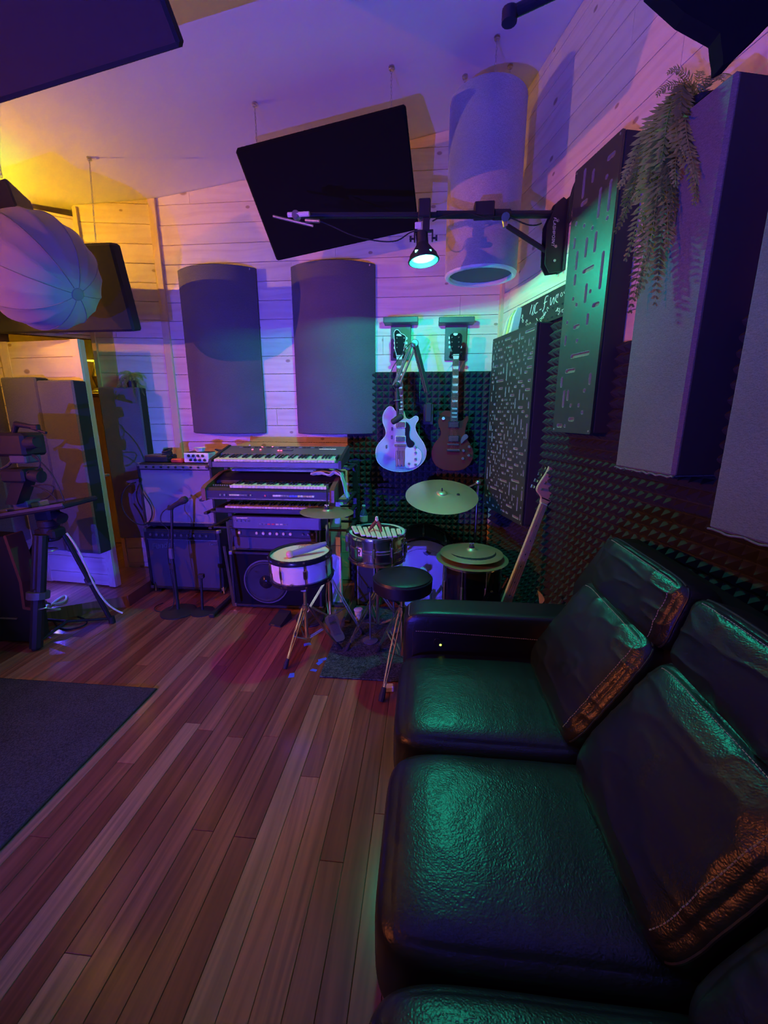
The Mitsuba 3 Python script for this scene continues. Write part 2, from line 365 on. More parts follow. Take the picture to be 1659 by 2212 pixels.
# ---------------------------------------------------------------- acoustic panels
def wall_box(s0, s1, z0, z1, d, r=.012): return put(box(s0, s1, .003, d, z0, z1, r), frame(COR - NR * .0, DR, -NR, Zv))
def slots(w, h, seed, cell=.026, rad=.0078, fill=6000):
    g = random.Random(seed); nx, nz = int(w / cell), int(h / cell); used_, out = set(), []
    def take(c):
        if any((a, b) in used_ for a, b in c): return False
        for a, b in c:
            for da, db in ((0, 0), (1, 0), (-1, 0), (0, 1), (0, -1)):
                if not (da or db) or g.random() < .7: used_.add((a + da, b + db))
        return True
    for _ in range(fill):
        i, j = g.randrange(nx), g.randrange(nz); L = g.choice([1, 1, 2, 2, 2, 3, 3, 4, 5]); vert = g.random() < .42
        c = [(i, j + k) if vert else (i + k, j) for k in range(L)]
        if c[-1][0] >= nx or c[-1][1] >= nz or not take(c): continue
        x0, z0 = (i + .5) * cell, (j + .5) * cell; x1, z1 = (c[-1][0] + .5) * cell, (c[-1][1] + .5) * cell
        ls = sg.LineString([(x0, z0), (x1, z1)]) if L > 1 else sg.Point(x0, z0)
        out.append(ls.buffer(rad, quad_segs=3))
    return affinity.translate(shapely.union_all(out), (w - nx * cell) / 2, (h - nz * cell) / 2)
def diffuser(s0, s1, z0, z1, d, seed, label, *sz):
    t = thing('acoustic_diffuser', label, 'acoustic panel', 'perforated acoustic panels on the right wall')
    part(t, 'body', wall_box(s0, s1, z0, z1, d - .012, .008), 'charcoal_cloth')
    part(t, 'fleece', wall_box(s0 + .012, s1 - .012, z0 + .012, z1 - .012, d - .0105, .001), 'core')
    w, h = s1 - s0, z1 - z0
    sl = affinity.translate(slots(w - .03, h - .03, seed, *sz), .015, .015)
    pl_ = sg.box(0, 0, w, h).buffer(-.006).buffer(.006).difference(sl)
    part(t, 'slot_edges', slab(sl.difference(sl.buffer(-.0012)), COR - NR * (d - .0103) + DR * s0 + Zv * z0, DR, Zv, -NR, .0098), 'raw_edge', False, kind='stuff')
    part(t, 'perforated_face', slab(pl_, COR - NR * (d - .0102) + DR * s0 + Zv * z0, DR, Zv, -NR, .0105), 'perforated_black', False)
    for a in (.014, w - .014):
        for b in (.014, h - .014):
            part(t, 'screw', put(cyl(.005, 0, .003, 10, .001), frame(COR - NR * (d) + DR * (s0 + a) + Zv * (z0 + b), DR, Zv, -NR)), 'steel')
diffuser(.155, .788, .742, 1.957, .12, 5, 'broad black slotted acoustic panel next to the corner, its slots catching the green light')
diffuser(1.052, 1.38, 1.348, 2.57, .12, 8, 'narrow black slotted acoustic panel right of the wall arm, gleaming green at its middle', .034, .0105, 150)
for nm, a in (('grey fabric acoustic panel with a fern hanging over its top edge', (1.68, 1.97, 1.235, 2.378)),
              ('grey fabric acoustic panel cut off by the right edge, nearest to the sofa headrests', (2.13, 2.70, 1.10, 2.24))):
    t = thing('acoustic_baffle', nm, 'acoustic panel', 'fabric acoustic panels on the right wall')
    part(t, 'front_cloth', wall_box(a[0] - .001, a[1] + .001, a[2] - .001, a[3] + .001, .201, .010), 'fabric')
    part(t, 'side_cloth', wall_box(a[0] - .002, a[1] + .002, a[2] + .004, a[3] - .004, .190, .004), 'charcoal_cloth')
    # frayed lower hem
    hem = [rp(a[0] + (a[1] - a[0]) * u, a[2] - .001 + .004 * math.sin(u * 40) * rnd.random(), .199) for u in np.linspace(0, 1, 40)]
    part(t, 'hem', tube(hem, .0035, 6), 'fabric')
# curved panels over the keyboards
for (x0, x1), nm in (((-1.950, -1.324), 'left one of the two curved grey panels above the keyboards'), ((-1.048, -.408), 'curved grey panel with its right half in green light, left of the white guitar')):
    t = thing('curved_baffle', nm, 'acoustic panel', 'curved grey panels on the back wall')
    cx, hw = (x0 + x1) / 2, (x1 - x0) / 2; R = (hw * hw + .125 ** 2) / (2 * .125); a0 = math.asin(hw / R)
    arc = [(cx + R * math.sin(a), .022 + R * math.cos(a) - R + .125) for a in np.linspace(-a0, a0, 28)]
    for nm2, ins, zz, mt in (('cloth', 0, (1.284, 2.518), 'fabric_dark'), ('end_board', -.006, (1.280, 2.5215), 'charcoal_cloth')):
        pg = sg.Polygon([(x0, 0.001)] + arc + [(x1, 0.001)]).buffer(ins)
        m = ext(pg, zz[1] - zz[0]); v = np.asarray(m.vertices); m.vertices = np.stack([v[:, 0], YB - v[:, 1], zz[0] + v[:, 2]], 1); m.faces = np.asarray(m.faces)[:, ::-1]
        part(t, nm2, m, mt, 40)
    tx = x1 - .03
    part(t, 'badge', put(box(-.018, .018, 0, .002, -.006, .006), rotz(-40, (tx - .015, YB - .045, 2.505))), 'white_plastic')
# grey panels left of the amplifiers and on the door
t = thing('acoustic_baffle', 'grey fabric panel left of the amplifiers with a small plant on its corner', 'acoustic panel')
M = frame(CL, DL, -NL, Zv)
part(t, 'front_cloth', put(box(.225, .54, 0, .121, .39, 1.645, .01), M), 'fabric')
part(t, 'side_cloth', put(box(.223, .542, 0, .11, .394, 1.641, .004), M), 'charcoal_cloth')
M = frame(hinge + dn * .02, da, dn, Zv)
for a, z1, d, nm in ((.40, 1.665, .11, 'grey fabric panel on the door leaf, next to its free edge'), (.085, 1.69, .10, 'grey fabric panel on the door leaf, left of its twin')):
    t = thing('acoustic_baffle', nm, 'acoustic panel', 'fabric panels on the door')
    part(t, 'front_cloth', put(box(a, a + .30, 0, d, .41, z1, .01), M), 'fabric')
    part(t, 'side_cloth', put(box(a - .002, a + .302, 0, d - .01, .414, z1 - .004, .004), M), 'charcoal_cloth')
t = thing('acoustic_baffle', 'brown panel at the left edge of the picture behind the video camera', 'acoustic panel')
part(t, 'front_cloth', box(-3.72, -3.16, 2.86, 3.0, .45, 1.68, .01), 'fabric')

# ---------------------------------------------------------------- hanging clouds and tube
def cloud(TL, TR, BL, th, mt, label, round_=.01):
    x, y = unit(TR - TL), TL - BL; y = unit(y - x * (y @ x)); w, h = np.linalg.norm(TR - TL), np.linalg.norm(TL - BL)
    t = thing('ceiling_baffle', label, 'acoustic panel'); M = frame(BL, x, y)
    part(t, 'core', put(box(0, w, 0, h, -th, 0, round_), M), mt)
    part(t, 'back_frame', put(cat([box(.03, w - .03, .03, .06, -th - .012, -th + .002), box(.03, w - .03, h - .06, h - .03, -th - .012, -th + .002)]), M), 'black')
    return t
def chain(a, b, parent, n=None):
    a, b = V(*a), V(*b); L = np.linalg.norm(b - a); n = n or max(4, int(L / .016)); ms = []
    lk = trimesh.creation.torus(.0075, .0014, major_sections=10, minor_sections=5); lk.apply_scale([.65, 1.35, 1])
    for i in range(n):
        M = along(a, b, (1, 0, 0) if i % 2 else (0, 1, 0)); M = M.copy(); M[:3, 3] = a + (b - a) * (i + .5) / n
        ms.append(put(put(lk, frame((0, 0, 0), (0, 1, 0), (0, 0, 1))), M))
    part(parent, 'chain', cat(ms), 'steel', False)
    part(parent, 'hook', shift(ring(.012, .0025, 14, 6), b + V(0, 0, -.014)), 'steel')
    part(parent, 'ceiling_plate', shift(cyl(.016, -.004, .002, 16), b), 'steel')
Yt, Yb = 2.72, 3.14
t = cloud(at(510, 325, Yt), at(880, 228, Yt), at(598, 565, Yb), .05, 'black_cloth', 'large black tilted panel hanging in front of the back wall above the keyboards')
for px, py, qx, qy in ((545, 305, 556, 330), (840, 230, 845, 250)):
    q = at(qx, qy, Yt + .08) - V(0, 0, .0); p = V(q[0], q[1], ceilz(q[0])); chain(q, p, t)
Yt, Yb = 2.76, 2.88
q0, q1 = at(238, 523, Yt), at(290, 716, Yb)
t = cloud(q0 - V(1.3, 0, .0), q0, q1 - V(1.3, 0, .0), .10, 'charcoal_cloth', 'dark grey hanging panel behind the white lantern', .014)
qc = at(207, 522, Yt + .06); chain(qc, V(qc[0] - .04, qc[1] + .1, ceilz(qc[0] - .04)), t)
Yt = .95
r0, r1 = at(390, 100, 1.45), at(0, 231, 1.45)
up = V(0, -.30, .42)
t = cloud(r1 + up - V(.4, 0, .056), r0 + up, r1 - V(.4, 0, .056), .06, 'charcoal_cloth', 'huge dark panel hanging in the upper left corner, nearest to the viewer')
for u in (.3, .85):
    q = (r1 - V(.4, 0, .056)) * (1 - u) + r0 * u + up * .75 - V(0, -.05, 0); chain(q, V(q[0], q[1], ceilz(q[0])), t)
TUB = at(1037, 598, 2.95); tr = .218; ztop = ceilz(TUB[0]) - .19
t = thing('bass_trap_tube', 'thick grey fabric tube hanging upright in the room corner', 'acoustic tube')
part(t, 'cloth', shift(lathe([(tr - .012, 0), (tr, .012), (tr, ztop - TUB[2] - .012), (tr - .012, ztop - TUB[2]), (0, ztop - TUB[2])], 72), TUB), 'fabric_pale')
part(t, 'rim', shift(lathe([(tr - .026, .03), (tr - .026, -.004), (tr - .018, -.008), (tr - .004, -.004), (tr + .001, .008), (tr - .012, .014)], 72), TUB), 'white_plastic', label='pale rim of the lower end')
part(t, 'bottom_cloth', shift(cyl(tr - .026, .018, .026, 60), TUB), 'core')
part(t, 'badge', shift(box(-.018, .018, -.006, .006, .013, .0175), TUB + V(-.13, -.09, 0)), 'white_plastic')
for a in (0.6, 2.7, 4.8):
    q = TUB + V(.15 * math.cos(a), .15 * math.sin(a), ztop - TUB[2]); chain(q, V(q[0], q[1], ceilz(q[0])), t)
#@@
# ================================================================ sofa
def pillow(hx, hy, hz, n=7.0, puff=0.0, wr=0.0, seed=0, res=5, wdir=(1, 1)):
    """Rounded cushion: returns (mesh, f) where f maps points of the cube [-1,1]^3 to the cushion's surface."""
    H = V(hx, hy, hz)
    def f(c):
        c = np.atleast_2d(np.asarray(c, float)); inf = np.abs(c).max(1, keepdims=True)
        q = c * inf / (np.abs(c) ** n).sum(1, keepdims=True) ** (1 / n)
        q = q * H; b = (1 - c[:, 0] ** 2).clip(0) ** .5 * (1 - c[:, 1] ** 2).clip(0) ** .5
        q[:, 2] *= 1 + puff * b
        if wr:
            p = q * V(9 * wdir[0], 9 * wdir[1], 5); w = meshkit.fbm(p + seed * 7.1, 4, seed) - .5
            r = 1 - np.abs(2 * meshkit.noise(q * V(14 * wdir[0], 14 * wdir[1], 6) + seed * 3.3, seed + 5) - 1)
            q[:, 2] += wr * (w * 2.2 + (r ** 4 - .3) * .9) * np.sign(c[:, 2]) * np.abs(c[:, 2]) ** 2 * (.35 + .35 * np.maximum(np.abs(c[:, 0]), np.abs(c[:, 1])) ** 2)
        return q
    m = trimesh.creation.box([2, 2, 2])
    for _ in range(res): m = m.subdivide()
    m.merge_vertices(); m.vertices = f(m.vertices); return m, f
SF = thing('sofa', 'black leather sofa with stitched headrests along the right wall, nearest to the viewer', 'sofa')
part(SF, 'base', box(-.06, .95, -.62, 1.83, .05, .25, .03), 'leather')
for x in (0.02, .85):
    for y in (-.5, 1.72): part(SF, 'foot', box(x - .03, x + .03, y - .03, y + .03, .0, .055, .006), 'black')
part(SF, 'back_frame', hull([(.66, y, z) for y in (-.62, 1.80) for z in (.2, .72)] + [(.93, y, .2) for y in (-.62, 1.80)] + [(.78, y, .93) for y in (-.62, 1.80)] + [(.90, y, .93) for y in (-.62, 1.80)]), 'leather')
m, f = pillow(.50, .088, .205, 9, .0)
am = put(m, frame((.42, 1.742, .412), (1, 0, 0), (0, 1, 0)))
ak = part(SF, 'arm', am, 'leather', True)
def stitch(parent, pts, r=.0014, dash=.009, gap=.35):
    p = np.asarray(pts); s = np.concatenate([[0], np.cumsum(np.linalg.norm(np.diff(p, axis=0), axis=1))]); ms = []
    k = int(s[-1] / dash); ev = lambda t: np.stack([np.interp(t, s, p[:, i]) for i in range(3)], -1)
    for i in range(k):
        a, b = ev((i + gap / 2) * dash), ev((i + 1 - gap / 2) * dash); ms.append(tube([a, b], r, 4))
    return part(parent, 'stitching', cat(ms), 'thread', False, kind='stuff')
M4 = lambda M, p: (np.asarray(p) @ M[:3, :3].T) + M[:3, 3]
MA = frame((.42, 1.742, .412), (1, 0, 0), (0, 1, 0))
stitch(ak, M4(MA, f([(u, -1, .62 - .25 * (u + 1) / 2 * .6) for u in np.linspace(-.94, .6, 60)])) + V(0, -.001, 0))
stitch(ak, M4(MA, f([(-1, u, .93) for u in np.linspace(-.8, .8, 12)])) + V(-.0005, 0, 0))
part(SF, 'seam_piping', tube(M4(MA, f([(-.985, -.98, u) for u in np.linspace(-.9, .97, 14)])), .003, 6), 'leather_smooth')
Q = [(1.125, 1.672), (.585, 1.118), (.035, .578), (-.55, .028)]
for i, (y0, y1) in enumerate(Q):
    w = (y1 - y0) / 2; yc = (y0 + y1) / 2
    m, f = pillow(.375, w, .118, 6.5, .14, .0028, 3 + i, 6, (1, .6)); M = frame((.285, yc, .328), (1, 0, 0), (0, 1, 0))
    k = part(SF, 'seat_cushion', put(m, M), 'leather', True)
    part(k, 'piping', tube(M4(M, f([(u, 1, .55) for u in np.linspace(-.95, .95, 50)])), .003, 6), 'leather_smooth')
    for nm, q, hz, sd in (('back_cushion', [(.435, .455), (.652, .815)], .085, 11), ('headrest', [(.655, .80), (.712, .985)], .07, 21)):
        (xb, zb), (xt, zt) = q; yv = unit(V(xt - xb, 0, zt - zb)); xv = V(0, -1, 0); nz = np.cross(xv, yv)
        if nm == 'headrest': yv = unit(V(.055, 0, .19)); nz = np.cross(xv, yv)
        hh = math.hypot(xt - xb, zt - zb) / 2; c_ = V((xb + xt) / 2, yc, (zb + zt) / 2) - nz * hz * .92
        m, f = pillow(w - .004, hh + .012, hz, 6.0, .22, .010 if nm == 'headrest' else .008, sd + i, 6, (.7, 1.5)); M = frame(c_, xv, yv)
        k = part(SF, nm, put(m, M), 'leather', True)
        part(k, 'piping', tube(M4(M, f([(u, 1, .72) for u in np.linspace(-.97, .97, 60)])), .0032, 6), 'leather_smooth')
        stitch(k, M4(M, f([(u, .93, 1) for u in np.linspace(-.95, .95, 70)])) + nz * .0006)
        part(k, 'piping', tube(M4(M, f([(1, u, .72) for u in np.linspace(-.97, .97, 40)])), .0032, 6), 'leather_smooth')
        stitch(k, M4(M, f([(.86, u, 1) for u in np.linspace(-.9, .9, 50)])) + nz * .0006)
stitch(SF, [(.79, y, .932 + .001) for y in np.linspace(-.5, 1.75, 200)])
t = thing('charging_port', 'small charger with a yellow-green light on the inner side of the sofa arm', 'charger')
cp = V(.082, 1.652, .478)
part(t, 'socket', put(cyl(.018, 0, .004, 24, .001), frame(cp + V(-.012, 0, .012), (1, 0, 0), (0, 0, 1), (0, -1, 0))), 'black_gloss')
glow(put(cyl(.0055, .002, .007, 16, .002), frame(cp, (1, 0, 0), (0, 0, 1), (0, -1, 0))), t + '__light', (.6, 1.0, .01), 1.3, 'white_plastic')

# ================================================================ rug, mat, tape
t = thing('rug', 'dark rug on the floor at the left edge of the picture', 'rug')
part(t, 'pile', box(-3.4, -1.41, -.4, 1.855, .001, .011, .003), 'rug_pile', False)
part(t, 'bound_edge', tube([(-3.4, 1.855, .006), (-1.409, 1.855, .006), (-1.409, -.4, .006)], .005, 8), 'black')
single('drum_mat', box(-.565, .42, 2.045, 2.95, .001, .010, .003), 'mat_pile', 'ribbed dark mat under the drum kit', 'mat', smooth=False)
for px, py, a, w_, l_, lb in ((664, 1392, 20, .035, .05, 'blue tape mark under the white snare stand, beside the footboard'), (697, 1425, 30, .03, .06, 'blue tape mark beside the drum mat, farther one of the close pair'), (690, 1432, 60, .03, .045, 'blue tape mark just nearer than its close twin beside the drum mat'),
                          (678, 1448, -20, .025, .04, 'small blue tape mark between the drum mat and the nearest tape mark'), (630, 1459, 10, .045, .035, 'blue tape mark nearest the viewer, by the foot of the white snare stand')):
    p = fl(px, py); m = put(ext(sg.Polygon([(-l_ / 2, -w_ / 2), (l_ / 2, -w_ / 2 + .004), (l_ / 2 - .005, w_ / 2), (-l_ / 2 + .004, w_ / 2 - .003)]), .0008), rotz(a, (p[0], p[1], .0005)))
    single('marking_tape', m, 'tape_blue', lb, 'tape', 'blue tape marks on the floor', False)

# ================================================================ amplifiers
def knob(parent, p, nrm, r, h, mt='black', name='knob', up=(0, 0, 1)):
    n_ = unit(nrm); x = np.cross(up, n_); x = V(1, 0, 0) if np.linalg.norm(x) < .1 else unit(x)
    part(parent, name, put(cyl(r, 0, h, 14, h * .2), frame(p, x, np.cross(n_, x), n_)), mt)
def cabinet(name, label, x0, x1, yf, dep, z0, z1, gx, grille='grille', feet=.02, category='amplifier'):
    """Box of tolex with a recessed grille; gx = (left, right, bottom, top) margins of the grille."""
    t = thing(name, label, category)
    yb = yf + dep; a, b, c_, d = gx
    body = cat([box(x0, x1, yf + .018, yb, z0 + feet, z1, .008)] + [box(*q, .004) for q in ((x0, x0 + a, yf, yf + .03, z0 + feet, z1), (x1 - b, x1, yf, yf + .03, z0 + feet, z1), (x0, x1, yf, yf + .03, z0 + feet, z0 + feet + c_), (x0, x1, yf, yf + .03, z1 - d, z1))])
    part(t, 'cabinet_body', body, 'tolex')
    part(t, 'grille_cloth', box(x0 + a, x1 - b, yf + .008, yf + .02, z0 + feet + c_, z1 - d), grille, False)
    for x in (x0 + .012, x1 - .012):
        for z in (z0 + feet + .012, z1 - .012):
            part(t, 'corner_guard', box(x - .014, x + .014, yf - .0025, yf + .03, z - .014, z + .014, .004), 'steel')
    for x in (x0 + .05, x1 - .05):
        for y in (yf + .05, yb - .05): part(t, 'foot', shift(cyl(.016, 0, feet + .004, 16, .003), V(x, y, z0)), 'rubber')
    part(t, 'top_handle', tube(curve([(x0 + (x1 - x0) * .4, yf + dep * .5, z1), (x0 + (x1 - x0) * .43, yf + dep * .5, z1 + .006), (x0 + (x1 - x0) * .57, yf + dep * .5, z1 + .006), (x0 + (x1 - x0) * .6, yf + dep * .5, z1)], 14), .006, 8), 'tolex')
    return t
def text(parent, s, h, o, x, y, mt='white_plastic', dep=.0015, shear=0.0, name='lettering', bold=False):
    m = meshkit.text_mesh(s, h, dep, bold); v = np.asarray(m.vertices)
    v[:, 0] += v[:, 1] * shear; m.vertices = v
    return part(parent, name, put(m, frame(o, x, y)), mt, False)
AY = 3.05
t = cabinet('guitar_amplifier', 'black guitar amplifier with dark blue grille on the floor, under the pale grille amplifier', -2.235, -1.60, AY, .26, 0, .545, (.022, .022, .02, .085), 'grille_dark', .035)
part(t, 'control_panel', box(-2.205, -1.63, AY - .003, AY + .02, .468, .53, .003), 'black')
for i in range(10): knob(t, V(-2.17 + i * .052, AY - .003, .50), (0, -1, 0), .011, .014, 'grey_plastic')
part(t, 'trim_strip', box(-2.212, -1.622, AY - .002, AY + .02, .458, .464), 'steel', False)
text(t, 'Fender', .042, V(-2.185, AY + .0075, .375), (1, 0, .12), (-.12, 0, 1), 'steel', .004, .32, 'script_logo', True)
text(t, 'Twin', .018, V(-1.70, AY + .0075, .42), (1, 0, 0), (0, 0, 1), 'steel', .003, .3, 'script_logo')
for x in (-2.21, -1.625):
    part(t, 'tilt_leg', tube([(x, AY + .03, .12), (x + .03, AY - .02, .02)], .006, 8), 'chrome')
t = cabinet('guitar_amplifier', 'black guitar amplifier with pale silver grille stacked on the lower amplifier', -2.225, -1.62, AY + .01, .25, .546, 1.068, (.02, .02, .035, .052), 'grille', .02)
part(t, 'control_panel', box(-2.2, -1.645, AY + .004, AY + .02, 1.024, 1.055, .002), 'grey_metal')
for i in range(8): knob(t, V(-2.14 + i * .06, AY + .004, 1.04), (0, -1, 0), .008, .012, 'black')
part(t, 'trim_strip', box(-2.2, -1.645, AY + .006, AY + .02, .598, .604), 'brass', False)
part(t, 'hanging_cable', tube(curve([(-2.235, AY - .01, .92), (-2.33, AY - .02, .86), (-2.37, AY - .02, .74), (-2.31, AY - .02, .62), (-2.22, AY - .02, .58), (-2.15, AY - .02, .62), (-2.13, AY - .015, .72), (-2.18, AY - .01, .82), (-2.21, AY + .0, .9)], 50), .005, 8), 'rubber')
# things on top of the amplifier
T1 = 1.069
t = thing('equipment_box', 'low black box with cables on top of the pale grille amplifier', 'box')
part(t, 'body', box(-2.19, -2.0, AY + .06, AY + .2, T1, T1 + .05, .006), 'black')
part(t, 'lid', box(-2.185, -2.005, AY + .065, AY + .195, T1 + .05, T1 + .056, .002), 'grey_plastic')
single('cable_bunch', cat([tube(curve([(-2.02 + .03 * math.sin(k * 2.1 + i * 1.3), AY + .1 + .03 * math.cos(k * 1.7 + i), T1 + .012 + .012 * k + .01 * math.sin(i + k * 2)) for k in range(8)], 40), .005, 6) for i in range(5)]), 'rubber', 'tangle of black cables on top of the pale grille amplifier', 'cables', kind='stuff')
single('cable_bunch', cat([tube(curve([(-1.60 + .05 * math.sin(k * 1.7 + i * 1.1) + .012 * k, AY + .06 + .05 * math.cos(k * 2.1 + i), T1 + .012 + .012 * k) for k in range(8)], 40), .005, 6) for i in range(6)]), 'rubber', 'tangle of black cables between the lilac preamp box and the grey synthesizer', 'cables', kind='stuff')
t = thing('effect_pedal', 'small red pedal on top of the pale grille amplifier', 'pedal')
part(t, 'body', box(-1.955, -1.86, AY + .03, AY + .09, T1, T1 + .032, .008), 'red_plastic')
knob(t, V(-1.93, AY + .06, T1 + .032), (0, 0, 1), .007, .01, 'black'); knob(t, V(-1.89, AY + .06, T1 + .032), (0, 0, 1), .006, .006, 'chrome', 'switch')
t = thing('preamp_box', 'pale lilac box with two rows of black knobs on top of the amplifier', 'preamp')
part(t, 'body', box(-1.845, -1.645, AY + .03, AY + .15, T1 + .005, T1 + .078, .005), 'white_plastic')
part(t, 'top_plate', box(-1.84, -1.65, AY + .035, AY + .148, T1 + .078, T1 + .082, .001), 'black')
for j in range(2):
    for i in range(4): knob(t, V(-1.80 + i * .037 + .012 * j, AY + .03, T1 + .057 - j * .032), (0, -1, 0), .010, .014, 'black')
for x in (-1.83, -1.66): part(t, 'foot', shift(cyl(.007, 0, .006, 12), V(x, AY + .06, T1)), 'rubber')
t = thing('paper_cup', 'white bowl on top of the lilac preamp box', 'bowl')
part(t, 'bowl', shift(lathe([(0, 0), (.028, .001), (.045, .032), (.043, .032), (.026, .005), (0, .004)], 28), V(-1.74, AY + .09, T1 + .083)), 'white_plastic')

# ================================================================ keyboards on their stand
def keybed(parent, x0, x1, yf, dep, z, n=36, tilt=0.0, h=.016):
    w = (x1 - x0) / n; W_, B_ = [], []
    for i in range(n):
        W_.append(box(x0 + i * w + .0008, x0 + (i + 1) * w - .0008, 0, dep, 0, h, .0012))
        if i % 7 in (0, 1, 3, 4, 5): B_.append(box(x0 + (i + 1) * w - .0062, x0 + (i + 1) * w + .0062, dep * .36, dep, h * .5, h + .011, .002))
    M = frame((0, yf, z), (1, 0, 0), (0, math.cos(tilt), math.sin(tilt)))
    part(parent, 'white_keys', put(cat(W_), M), 'ivory', False, kind='stuff'); part(parent, 'black_keys', put(cat(B_), M), 'black_gloss', False, kind='stuff')
    return M
def side_poly(pts, x0, x1, parent, name, mt):
    m = ext(sg.Polygon(pts), x1 - x0); v = np.asarray(m.vertices); m.vertices = np.stack([x0 + v[:, 2], v[:, 0], v[:, 1]], 1)
    return part(parent, name, m, mt, 30)
# top synthesizer
t = thing('synthesizer', 'grey synthesizer with red lights, topmost of the keyboards on the stand', 'keyboard')
ky = 2.76
side_poly([(ky, 1.085), (ky + .31, 1.125), (ky + .31, 1.205), (ky + .14, 1.165), (ky + .13, 1.135), (ky, 1.12)], -1.455, -.575, t, 'case', 'grey_plastic')
for x in (-1.475, -.575): side_poly([(ky - .005, 1.08), (ky + .315, 1.12), (ky + .315, 1.212), (ky + .14, 1.172), (ky - .005, 1.135)], x, x + .02, t, 'end_cheek', 'black')
keybed(t, -1.44, -.60, ky + .002, .13, 1.122, 36, .12)
P_ = lambda x, u: V(x, ky + .14 + .17 * u, 1.166 + .04 * u)
pn = unit(V(0, -.04, .17)); px_ = V(1, 0, 0); py_ = unit(V(0, .17, .04))
part(t, 'display', put(box(-.05, .05, -.014, .014, 0, .002), frame(P_(-1.0, .45), px_, py_)), 'black_gloss', False)
for i in range(22): part(t, 'button', put(box(-.011, .011, -.006, .006, 0, .004, .001), frame(P_(-1.36 + i * .03, .78), px_, py_)), 'black' if i % 3 else 'grey_metal')
for i, (x, u) in enumerate(((-1.20, .8), (-1.12, .8), (-1.25, .45), (-1.19, .45), (-1.05, .35), (-1.03, .35))):
    glow(put(box(-.006, .006, -.004, .004, 0, .004), frame(P_(x, u) + pn * .002, px_, py_)), uniq(t + '__indicator_light'), (1, .02, .02), 3.0 if u > .4 else 5)
part(t, 'name_strip', put(box(-.075, .05, -.009, .009, 0, .0012), frame(P_(-.69, .62), px_, py_)), 'white_plastic', False)
# middle keyboard with wooden ends
t = thing('stage_keyboard', 'black keyboard with wooden end cheeks, second on the keyboard stand', 'keyboard')
ky = 2.66
side_poly([(ky, .88), (ky + .38, .88), (ky + .38, 1.02), (ky + .28, 1.02), (ky + .16, .985), (ky + .15, .962), (ky + .02, .958), (ky, .94)], -1.46, -.615, t, 'case', 'black')
for x in (-1.49, -.615): side_poly([(ky - .012, .873), (ky + .39, .873), (ky + .39, 1.03), (ky + .27, 1.03), (ky + .03, .975), (ky - .012, .955)], x, x + .03, t, 'end_cheek', 'walnut')
keybed(t, -1.30, -.64, ky + .012, .135, .957, 30, 0.0, .018)
for i in range(9): knob(t, V(-1.44 + .016 * i, ky + .07, .958), (0, 0, 1), .005, .012, 'grey_metal', 'slider')
zc = .912; cols = ['white_plastic', 'white_plastic', 'grey_metal', 'grey_metal', 'tape_blue', 'tape_blue', 'yellow_paper', 'white_plastic', 'gold', 'gold', 'white_plastic']
for i in range(7): part(t, 'button', box(-1.30 + i * .018, -1.284 + i * .018, ky - .006, ky, zc - .005, zc + .005, .001), 'white_plastic' if i < 4 else 'grey_metal')
for i in range(15): part(t, 'button', box(-1.00 + i * .0188, -.9835 + i * .0188, ky - .006, ky, zc - .006, zc + .006, .001), cols[int(i * 11 / 15)])
for x in (-1.36, -1.33, -1.15, -1.05): knob(t, V(x, ky, zc), (0, -1, 0), .007, .01, 'steel' if x != -1.05 else 'red_plastic')
part(t, 'trim_line', box(-1.46, -.615, ky - .002, ky, .886, .889), 'steel', False)
# rear mixer strip seen between the two keyboards
t = thing('rack_module', 'slim pale module lying flat between the two upper keyboards', 'module')
part(t, 'body', box(-1.40, -.72, 2.93, 3.12, 1.032, 1.052, .004), 'grey_metal')
part(t, 'lid', box(-1.39, -.73, 2.935, 3.115, 1.052, 1.056, .001), 'white_plastic')
# lower keyboard and module
t = thing('organ_keyboard', 'black keyboard seen edge on, third on the keyboard stand', 'keyboard')
part(t, 'case', box(-1.43, -.70, 2.70, 2.98, .775, .815, .006), 'black')
keybed(t, -1.36, -.715, 2.70, .13, .812, 32, 0, .014)
t = thing('rhythm_machine', 'black module with coloured buttons, lowest on the keyboard stand', 'module')
part(t, 'case', box(-1.34, -.70, 2.74, 3.02, .655, .75, .006), 'black')
part(t, 'face_plate', box(-1.325, -.715, 2.736, 2.742, .66, .745, .002), 'grey_plastic')
for i in range(7): part(t, 'button', box(-1.14 + i * .03, -1.118 + i * .03, 2.731, 2.737, .69, .70, .001), ('grey_metal', 'grey_metal', 'red_plastic', 'red_plastic', 'white_plastic', 'white_plastic', 'grey_metal')[i])
for i in range(4): knob(t, V(-1.30 + .03 * i, 2.736, .715), (0, -1, 0), .006, .01, 'steel')
part(t, 'lettering_bar', box(-1.30, -1.22, 2.7345, 2.737, .732, .738), 'white_plastic', False)
# stand
t = thing('keyboard_stand', 'black keyboard stand with pale metal uprights holding four instruments', 'stand')
for x in (-1.515, -.52):
    part(t, 'upright', box(x - .018, x + .018, 3.08, 3.12, .02, 1.10, .004), 'black')
    part(t, 'foot_bar', box(x - .02, x + .02, 2.66, 3.16, 0.0, .03, .006), 'black')
    for z, y0 in ((1.068, 2.80), (.858, 2.68), (.757, 2.72), (.638, 2.76)):
        part(t, 'shelf_arm', box(x - .014, x + .014, y0, 3.10, z, z + .016, .004), 'black')
for z, y0 in ((1.072, 2.85), (.860, 2.76), (.759, 2.78), (.640, 2.80)):
    for y in (y0, 3.05): part(t, 'cross_bar', box(-1.53, -.505, y - .012, y + .012, z, z + .014, .003), 'black')
for a, b in (((491, 1127), (498, 1187)), ((484, 1180), (505, 1308))):
    p, q = at(*a, 2.72), at(*b, 2.72); q = V(q[0], q[1], max(q[2], .012)); part(t, 'front_strut', tube([p, q], .010, 4), 'steel')
